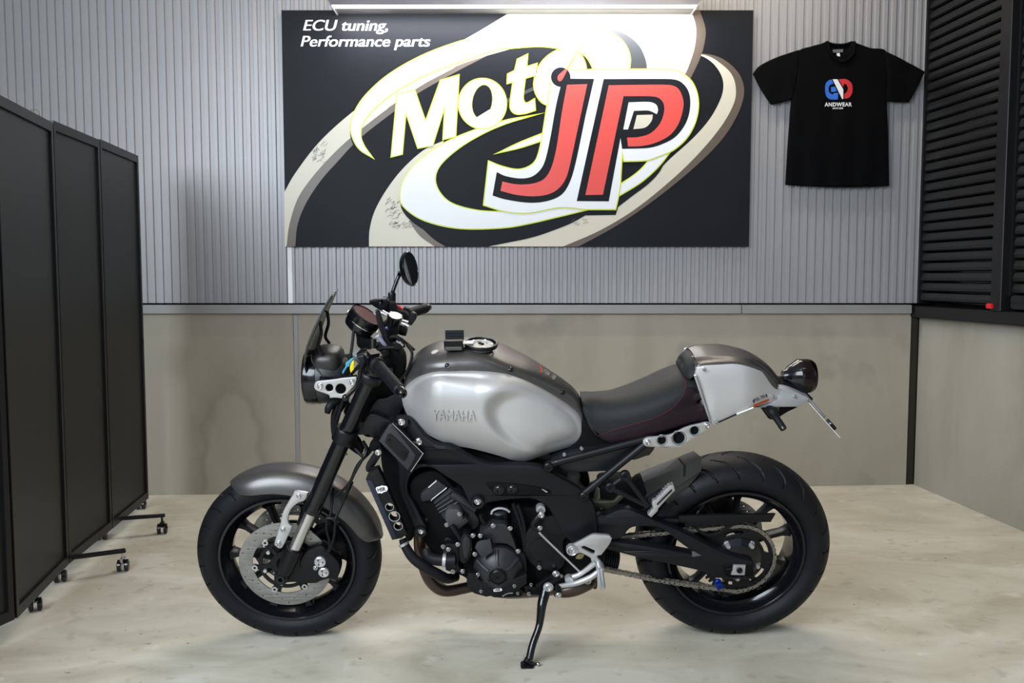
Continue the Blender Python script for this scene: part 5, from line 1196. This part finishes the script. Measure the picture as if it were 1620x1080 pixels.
spc = plate('sprocket_cover', L5([(60, 420), (110, 330), (170, 300), (235, 225), (420, 225), (490, 320), (505, 400), (440, 440), (425, 500), (445, 640), (400, 720), (300, 745), (160, 700), (70, 600)]), -.135, .05, BLK, bev=3)
plathe('cover_boss', [(.030, -.004), (.038, -.002), (.038, .002), (.030, .004), (0, .001), (0, -.004)], B(*kp(L5, 230, 530), -.136), (0, -1, 0), BLK, spc, 32)
plate('pivot_plate', [(860, 800), (900, 812), (945, 838), (955, 870), (950, 900), (920, 925), (880, 935), (850, 925), (845, 860)], -.11, .22, DARK, bev=4)
for x, y, r, yy in ((505, 190, 4, .13), (645, 235, 3, .125), (357, 762, 5, .145), (410, 780, 2.2, .145), (200, 705, 3, .14), (122, 865, 2.4, .14)): q = kp(L5, x, y); bolt(q[0], q[1], -yy, r, CHR)
# ---------------- gear linkage, footrest bracket, footrest
plathe('shift_shaft', [(.006, .0), (.0135, .0), (.0148, -.003), (.0148, -.02), (0, -.02), (0, .002), (.006, .002)], B(*kp(L5, 213, 160), -.15), (0, -1, 0), ALU)
sa = ptube('shift_arm', [(*kp(L5, 215, 190), -.155), (*kp(L5, 165, 255), -.16), (*kp(L5, 138, 305), -.16), (*kp(L5, 195, 360), -.165)], [.010, .010, .009, .006], BLK)
for x, y, r in ((218, 207, 4.2), (205, 328, 3.4)): q = kp(L5, x, y); bolt(q[0], q[1], -.166, r, CHR, sa)
ptube('shift_rod', [(*kp(L5, 196, 368), -.168), (*kp(L5, 250, 425), -.17), (*kp(L5, 612, 772), -.175)], [.0045, .0036, .0036], ALU)
fbk = plate('footrest_bracket', L5([(515, 492, 1), (590, 455), (690, 402), (730, 392), (845, 400, 1), (872, 408), (892, 432, 1), (865, 490), (790, 590, 1), (750, 606), (815, 690), (810, 740), (760, 740), (730, 700), (690, 640), (690, 622), (600, 572), (550, 580), (500, 585), (468, 545), (478, 500)]), -.185, .014, ALU, holes=[Z(820, 780, 6, [(602, 512), (625, 503), (728, 548), (722, 580), (700, 575), (608, 525)])], bev=2)
plathe('bracket_ring', [(.0125, .004), (.0145, .006), (.0165, .005), (.018, .001), (.018, -.012), (.0125, -.012), (.0125, .004)], B(*kp(L5, 510, 540), -.187), (0, -1, 0), ALU, fbk)
bolt(*kp(L5, 518, 535), -.182, 5, ALU, fbk)
ptube('bracket_arm', [(*kp(L5, 505, 800), -.18), (*kp(L5, 590, 765), -.18), (*kp(L5, 690, 690), -.183), (*kp(L5, 735, 650), -.185)], [.010, .0085, .009, .010], ALU)
ptube('shift_pedal', [(*kp(L5, 385, 882), -.21), (*kp(L5, 450, 872), -.205), (*kp(L5, 560, 850), -.20), (*kp(L5, 690, 795), -.195), (*kp(L5, 765, 735), -.19)], [.007, .008, .009, .0095, .008], ALU)
plathe('pedal_pivot', [(0, .004), (.008, .005), (.0125, .005), (.0135, .0), (.0135, -.012), (0, -.012)], B(*kp(L5, 482, 820), -.19), (0, -1, 0), ALU)
ptube('pedal_rubber', [(*kp(L5, 378, 872), -.20), (*kp(L5, 382, 915), -.225), (*kp(L5, 384, 955), -.25)], [.0085, .009, .0085], RUB); bolt(*kp(L5, 382, 965), -.252, 4, CHR)
p0, p1 = B(*kp(L5, 772, 690), -.19), B(*kp(L5, 800, 905), -.285)
plathe('footrest_hinge', [(0, -.01), (.011, -.01), (.013, 0), (.012, .02), (0, .022)], p0, (p1-p0), ALU)
d_ = (p1-p0); LF = d_.length; d_.normalize(); prof = [(0, .022)]
bm = bmesh.new(); n = 26; rings = []
for s in [.022+(LF-.024)*k/10 for k in range(11)]:
    u = d_.orthogonal().normalized(); v_ = d_.cross(u); rings.append([bm.verts.new(p0+d_*s+(u*cos(a)+v_*sin(a))*(.0085+(.001 if k % 2 else -.0007)-.0012*(s > LF-.006))) for k, a in enumerate([2*pi*k/n for k in range(n)])])
skinrings(bm, rings, True, True); part('footrest', bm, ALU, None, 20)
plate('peg_spring', L5([(545, 620), (570, 580), (625, 580), (600, 625)]), -.165, .01, M('brassy plate', (.30, .25, .12), .4, .7, var=.1), bev=1)
bolt(*kp(L5, 660, 830), -.18, 5, ALU)
# lower exhaust under the pivot, brown, and ribbed shock boot
ptube('silencer_pipe', [(*kp(L5, 350, 915), -.08), (*kp(L5, 440, 920), -.09), (*kp(L5, 540, 905), -.09), (*kp(L5, 640, 870), -.08), (*kp(L5, 700, 850), -.05)], [.022, .024, .0235, .021, .016], EXH, None, 18)
plate('silencer_tip', L5([(640, 880, 1), (690, 820), (740, 790), (752, 850), (745, 915), (700, 910)]), -.06, .12, M('dark silencer', (.05, .045, .04), .4, .5, var=.1), bev=3)
b0, b1 = B(*kp(L5, 790, 620), -.04), B(*kp(L5, 940, 650), -.04); prof = [(0, 0)]
LB = (b1-b0).length
for k in range(7): prof += [(.040, LB*k/7), (.040, LB*(k+.55)/7), (.034, LB*(k+.62)/7), (.034, LB*(k+.95)/7)]
prof += [(0, LB)]
plathe('ribbed_boot', prof, b0, (b1-b0), RUB, None, 28)
# ---------------- kickstand
kb = plate('stand_bracket', L5([(160, 880), (220, 840), (330, 770), (400, 770), (440, 800), (330, 870), (330, 930), (240, 930)]), -.135, .03, BLK, bev=2)
bolt(*kp(L5, 285, 892), -.168, 7, ALU, kb)
foot = B(843, 1051, -.285); foot2 = B(836, 1051, -.285)
KS = ptube('kickstand', [(*kp(L5, 262, 905), -.150), (*kp(L5, 245, 975), -.165), (*kp(K4, 1035, 690), -.185), (*kp(K4, 1020, 800), -.215), (*kp(K4, 985, 900), -.25), (*kp(K4, 965, 985), -.275)], [.018, .0165, .0150, .0115, .0115, .012], GLOSS, None, 16)
pf = [B(*kp(K4, 962, 985), -.275), B(*kp(K4, 950, 1010), -.283)]
bm = bmesh.new(); tube(bm, [pf[0], pf[1]+Vector((0, 0, .004))], [.013, .012], 14); part('stand_ankle', bm, GLOSS, KS)
gz = None
def ground(x, y):           # point of the floor under local (x, y)
    n_ = BRT @ Vector((-sin(atan(SL)), 0, cos(atan(SL)))); return -(n_.x*x+n_.y*y)/n_.z
c_ = pf[1]; R3 = Matrix.Rotation(-LEAN, 3, 'X')
bm = bmesh.new(); zz_ = ground(c_.x, c_.y); box(bm, Vector((c_.x+.002, c_.y, zz_+.0045)), (.040, .046, .007), R3); bevel(bm, .003, 2); part('stand_foot', bm, BLK, KS)
ptube('stand_spur', [(*kp(K4, 965, 1008), -.285), (*kp(K4, 1012, 1010), -.285)], .004, BLK, KS); 
q = B(*kp(K4, 1014, 1010), -.286); bm = bmesh.new(); bmesh.ops.create_uvsphere(bm, u_segments=14, v_segments=8, radius=.0065, matrix=Matrix.Translation(q)); part('spur_ball', bm, CHR, KS)
ptube('stand_spring', [(*kp(L5, 300, 900), -.145), (*kp(K4, 1070, 640), -.17), (*kp(K4, 1050, 700), -.175), (*kp(K4, 1032, 765), -.19), (*kp(K4, 1020, 800), -.20)], .0035, BLK, KS)
# ---------------- swingarm, guards, rear hardware
swo = L6([(-60, 370), (0, 365), (60, 335), (120, 322), (190, 328), (330, 388), (480, 450), (600, 505), (760, 585), (900, 655), (1010, 695), (1135, 722, 1), (1150, 755, 1), (1145, 835, 1), (1125, 850), (960, 858), (900, 862), (850, 862), (760, 818), (560, 770), (240, 702), (40, 650), (-100, 620), (-160, 560), (-160, 440)])
swh = L6([(30, 570), (120, 548), (180, 480), (250, 462), (390, 462), (480, 515), (560, 580), (655, 648), (672, 660), (655, 670), (400, 622), (100, 578)])
SW = plate('swingarm', swo, lambda x, y: -(.118+.022*sst(960, 1020, x)), .045, MATT, holes=[sm(swh, 4)], bev=5)
plate('swingarm_highlight_edge', L6([(660, 650, 1), (690, 655), (735, 682, 1), (665, 692, 1)]), -.143, .006, M('highlight grey', (.12, .12, .125), .3, .5, var=.05), SW, bev=.6)  # edge highlight put in as a paler grey sliver
mirror(SW)
sl_ = plate('axle_slot', L6([(905, 775, 1), (960, 752), (1140, 755, 1), (1140, 840, 1), (955, 850, 1), (910, 820)]), -.1415, .01, DARK, SW, bev=.8)
ab = plate('axle_block', L6([(985, 755, 1), (1080, 757, 1), (1072, 835, 1), (965, 832, 1)]), -.147, .012, ALU, SW, holes=[Z(960, 740, 4.91, circ(1030, 795, 17))], bev=1)
plathe('rear_axle', [(.004, .006), (.008, .006), (.0095, .003), (.0095, -.012), (0, -.012), (.0, .0), (.004, .0)], B(*kp(L6, 1031, 794), -.146), (0, -1, 0), BLK, SW)
ptube('axle_plate_edge', [(*kp(L6, 915, 850), -.146), (*kp(L6, 1120, 857), -.146)], .0025, BLK, SW)
ptube('adjuster_bolt', [(*kp(L6, 920, 785), -.146), (*kp(L6, 975, 785), -.146)], .004, BLK, SW)
sp_ = B(*kp(L6, 868, 900), -.145); plathe('paddock_spool', [(0, -.015), (.009, -.015), (.0115, -.012), (.0115, -.006), (.0075, -.003), (.0075, .008), (.0115, .011), (.0115, .015), (.006, .017), (.003, .017), (.003, .014), (0, .014)], sp_, (0, -1, 0), BLUE, SW)
plate('chain_guard', L6([(560, 372, 1), (700, 368), (1312, 360, 1), (1275, 422, 1), (1060, 427), (1000, 445), (870, 520), (800, 548), (740, 520), (655, 450), (560, 424, 1)]), -.110, .012, BLK, holes=[L6([(668, 450), (960, 444), (865, 505), (790, 516), (720, 490)])], bev=1.2)
plate('chain_guard_front', L6([(-180, 440), (0, 400), (250, 400), (560, 395), (580, 425), (440, 470), (250, 455), (100, 480), (-40, 540), (-180, 540)]), -.108, .02, BLK, bev=3)
# short rear mudguard with angular top
A = L8([(985, 508), (1390, 345)]); 
hx = L8
rows = []
for top_, near, bot_, w_ in (((940, 415), (985, 510), (1030, 660), .070), ((1330, 262), (1375, 352), (1300, 560), .076), ((1345, 257), (1390, 347), (1340, 545), .078), ((1478, 205), (1555, 268), (1555, 400), .082)):
    t_ = B(*kp(L8, *top_), .055); n1 = B(*kp(L8, *near), -w_); b1_ = B(*kp(L8, *bot_), -w_-.004)
    t_ = B(*kp(L8, *top_), -w_+.074); rows.append([b1_, n1, t_, t_+Vector((0, .004, -.10))])
bm = bmesh.new(); rings = []
for r in rows:
    full = r; rings.append([bm.verts.new(q) for q in full])
skinrings(bm, rings, True, True); part('rear_mudguard', bm, M('mudguard plastic', (.012, .0125, .0115), .42, 0, .12, 500, .1), None, 15)
plate('mudguard_seam', L8([(1325, 285, 1), (1345, 280, 1), (1400, 350, 1), (1395, 455, 1), (1378, 460, 1), (1380, 355, 1)]), -.083, .003, MATT, bev=0)
plate('inner_mudguard', L8([(900, 540), (960, 500), (1000, 540), (1030, 640), (1180, 620), (1545, 405, 1), (1540, 440), (1430, 580), (1290, 740), (1200, 830), (1100, 880), (1000, 760), (900, 600)]), -.070, .06, DARK, bev=3)
plate('mudguard_flap', L8([(1010, 640), (1170, 610), (1400, 480), (1550, 400), (1480, 500), (1360, 640), (1260, 760), (1180, 700), (1050, 760)]), -.076, .005, M('satin flap', (.02, .021, .02), .45, 0, .08, 500, .1), bev=.8)
# subframe
ptube('subframe_strut', [(*kp(L8, 398, 625), -.135), (*kp(L8, 1012, 128), -.125)], .0112, MATT, None, 14)
ptube('subframe_rail', [(*kp(L8, 20, 355), -.125), (*kp(L8, 100, 325), -.125), (*kp(L8, 600, 195), -.12), (*kp(L8, 1000, 90), -.118)], .0118, BLK, None, 14)
plate('tail_side_panel', L8([(80, 300), (300, 225), (600, 180), (900, 110), (1010, 100), (1100, 160), (1050, 250), (1010, 262), (900, 300), (800, 300), (700, 395), (600, 412), (210, 415), (140, 350)]), -.105, .21, M('blue-black plastic', (.006, .0075, .011), .42, 0, .05, 300, .1), bev=3)
plate('under_seat_filler', K6([(150, 470), (190, 500), (260, 585), (400, 590), (840, 475), (870, 490), (700, 600), (400, 640), (150, 690), (60, 660), (120, 580)]), -.075, .15, DARK, bev=3)
for x, y in ((48, 362), (398, 650)): q = kp(L8, x, y); plathe('rail_end', [(0, -.01), (.013, -.01), (.0145, -.004), (.0145, .006), (.011, .009), (.006, .009), (.005, .005), (0, .005)], B(q[0], q[1], -.14), (0, -1, 0), BLK)
for x, y in ((120, 310), (205, 240), (375, 180)): q = kp(L8, x, y); bolt(q[0], q[1], -.128, 2.4, CHR)
gp = plate('grab_plate', K6([(484, 602), (488, 582), (510, 570), (560, 565), (640, 553), (720, 514), (800, 493), (835, 486), (864, 495), (862, 512), (800, 555), (725, 605), (685, 626), (600, 624), (505, 622)]), -.145, .010, ALU, holes=[Z(880, 530, 3.5217, circ(*a)) for a in ((590, 588, 23), (684, 575, 33), (772, 534, 23))], bev=1.4)
for a in ((590, 588, 24.5), (684, 575, 34.5), (772, 534, 24.5)):
    q = kp(K6, a[0], a[1]); R = a[2]/3.5217/480
    plathe('hole_cup', [(R, .001), (R*1.04, .002), (R*1.08, .0), (R, -.004), (R*.85, -.012), (0, -.012)], B(q[0], q[1], -.145), (0, -1, 0), DARK, gp)
for x, y in ((511, 598), (841, 504)): q = kp(K6, x, y); bolt(q[0], q[1], -.147, 4, CHR, gp)
mirror(gp)
plate('grab_backing', K6([(500, 580), (640, 560), (840, 490), (860, 510), (690, 618), (520, 618)]), -.13, .02, DARK, bev=2)
# pillion footrest hanger
bm = bmesh.new()
N3 = [B(*kp(L8, 805, 455), -.15), B(*kp(L8, 660, 568), -.15), B(*kp(L8, 1030, 752), -.155)]
tube(bm, [N3[0], N3[2]], [.0085, .0075], 10); PH = part('peg_hanger', bm, MATT)
bm = bmesh.new(); tube(bm, [N3[1], N3[2]], [.0085, .0075], 10); part('hanger_strut', bm, MATT, PH)
ptube('hanger_bridge', [(*kp(L8, 680, 545), -.147), (*kp(L8, 780, 470), -.147)], .007, MATT, PH)
for q in N3[:2]: plathe('hanger_eye', [(.005, .004), (.013, .006), (.016, .003), (.016, -.012), (0, -.012), (0, .002), (.005, .002)], q, (0, -1, 0), MATT, PH)
tooth = [(1068, 735, 1), (1075, 700, 1), (1100, 690, 1)]
x, y = 1100, 690
for k in range(7): tooth += [(x+k*22, y-k*22-6, 1), (x+k*22+14, y-k*22-4, 1), (x+k*22+16, y-k*22-22, 1)]
tooth += [(1262, 545, 1), (1280, 540, 1), (1296, 598, 1), (1270, 622, 1), (1130, 775, 1), (1125, 800, 1), (1062, 862, 1), (1028, 838, 1), (1060, 795, 1), (1085, 770, 1)]
pg = plate('pillion_footrest', L8(tooth), -.165, .022, ALU, bev=.9)
ptube('footrest_slot', [(*kp(L8, 1120, 735), -.167), (*kp(L8, 1265, 590), -.167)], .0022, DARK, pg)
plate('hanger_lug', L8([(1020, 690), (1060, 650), (1160, 590), (1170, 610), (1080, 700), (1040, 760)]), -.15, .02, BLK, PH, bev=1.5)
# rear shock and battery clutter seen through the gaps
sp0, sp1 = B(*kp(L8, 540, 520), -.01), B(*kp(L8, 520, 690), -.01)
plathe('shock_reservoir', [(0, 0), (.022, 0), (.026, .004), (.026, .05), (.022, .055), (.022, .09), (0, .09)], sp0, sp1-sp0, BLK)
plathe('battery_case_end', [(0, 0), (.018, 0), (.020, .01), (.020, .07), (0, .08)], B(*kp(L8, 300, 425), -.02), sp1-sp0, M('grey case', (.06, .06, .055), .5, var=.1))
ptube('shock_spring', [(*kp(L8, 560, 560), -.03), (*kp(L8, 545, 640), -.03), (*kp(L8, 530, 720), -.03)], .016, CHAIN)
plate('linkage_plate', L8([(480, 700, 1), (600, 700), (690, 700), (740, 650), (800, 650), (760, 700), (640, 800), (500, 830)]), -.06, .02, M('greenish steel', (.13, .125, .085), .4, .6, var=.1), bev=1.5)
plate('shock_filler', L8([(560, 560), (700, 540), (860, 560), (1000, 760), (900, 800), (700, 800), (600, 780), (560, 700)]), -.05, .10, DARK, bev=4)
bolt(*kp(L8, 575, 795), -.08, 5, GLOSS)
plate('rear_caliper', L6([(770, 290), (860, 240), (960, 230), (1000, 300), (960, 400), (800, 440), (720, 400)]), .05, .05, BLK, bev=4)
bpy.context.view_layer.update()

# ---------------- keys hanging in the ignition
kq = BP + BR @ (ign+Vector((-.004, -.010, .006)))
KEY = empty('key_ring', kq); tag(KEY, 'blue key and yellow tag hanging from the motorcycle ignition', 'key')
def kw(px, py, y): return BP + BR @ B(px, py, y) - kq
def kplate(name, pts, y, th, mat):
    def fn(px, py, d):
        p = B(px, py, y); p.y += d; return BP + BR @ p - kq
    return mapped(name, [sm(pts, 3)], fn, th, mat, KEY, .8)
kplate('key_head', L2([(742, 220, 1), (762, 232), (715, 300), (705, 340), (680, 345), (640, 410), (622, 442, 1), (604, 415), (650, 340), (655, 290), (690, 262)]), -.068, .004, CYAN)
kplate('key_tag', L2([(745, 268), (768, 265), (768, 330), (772, 458, 1), (735, 440), (712, 390), (715, 330)]), -.075, .005, YEL)
kplate('tag_strap', L2([(840, 345), (852, 345), (838, 410), (826, 400)]), -.078, .003, M('lime strap', (.30, .32, .02), .5, var=.05))
bm = bmesh.new(); tube(bm, [kw(*kp(L2, *p), -.07) for p in ((775, 215), (760, 235), (752, 262), (770, 262), (790, 238), (782, 216))], .0011, 6); obj('split_ring', bm, CHR, KEY)
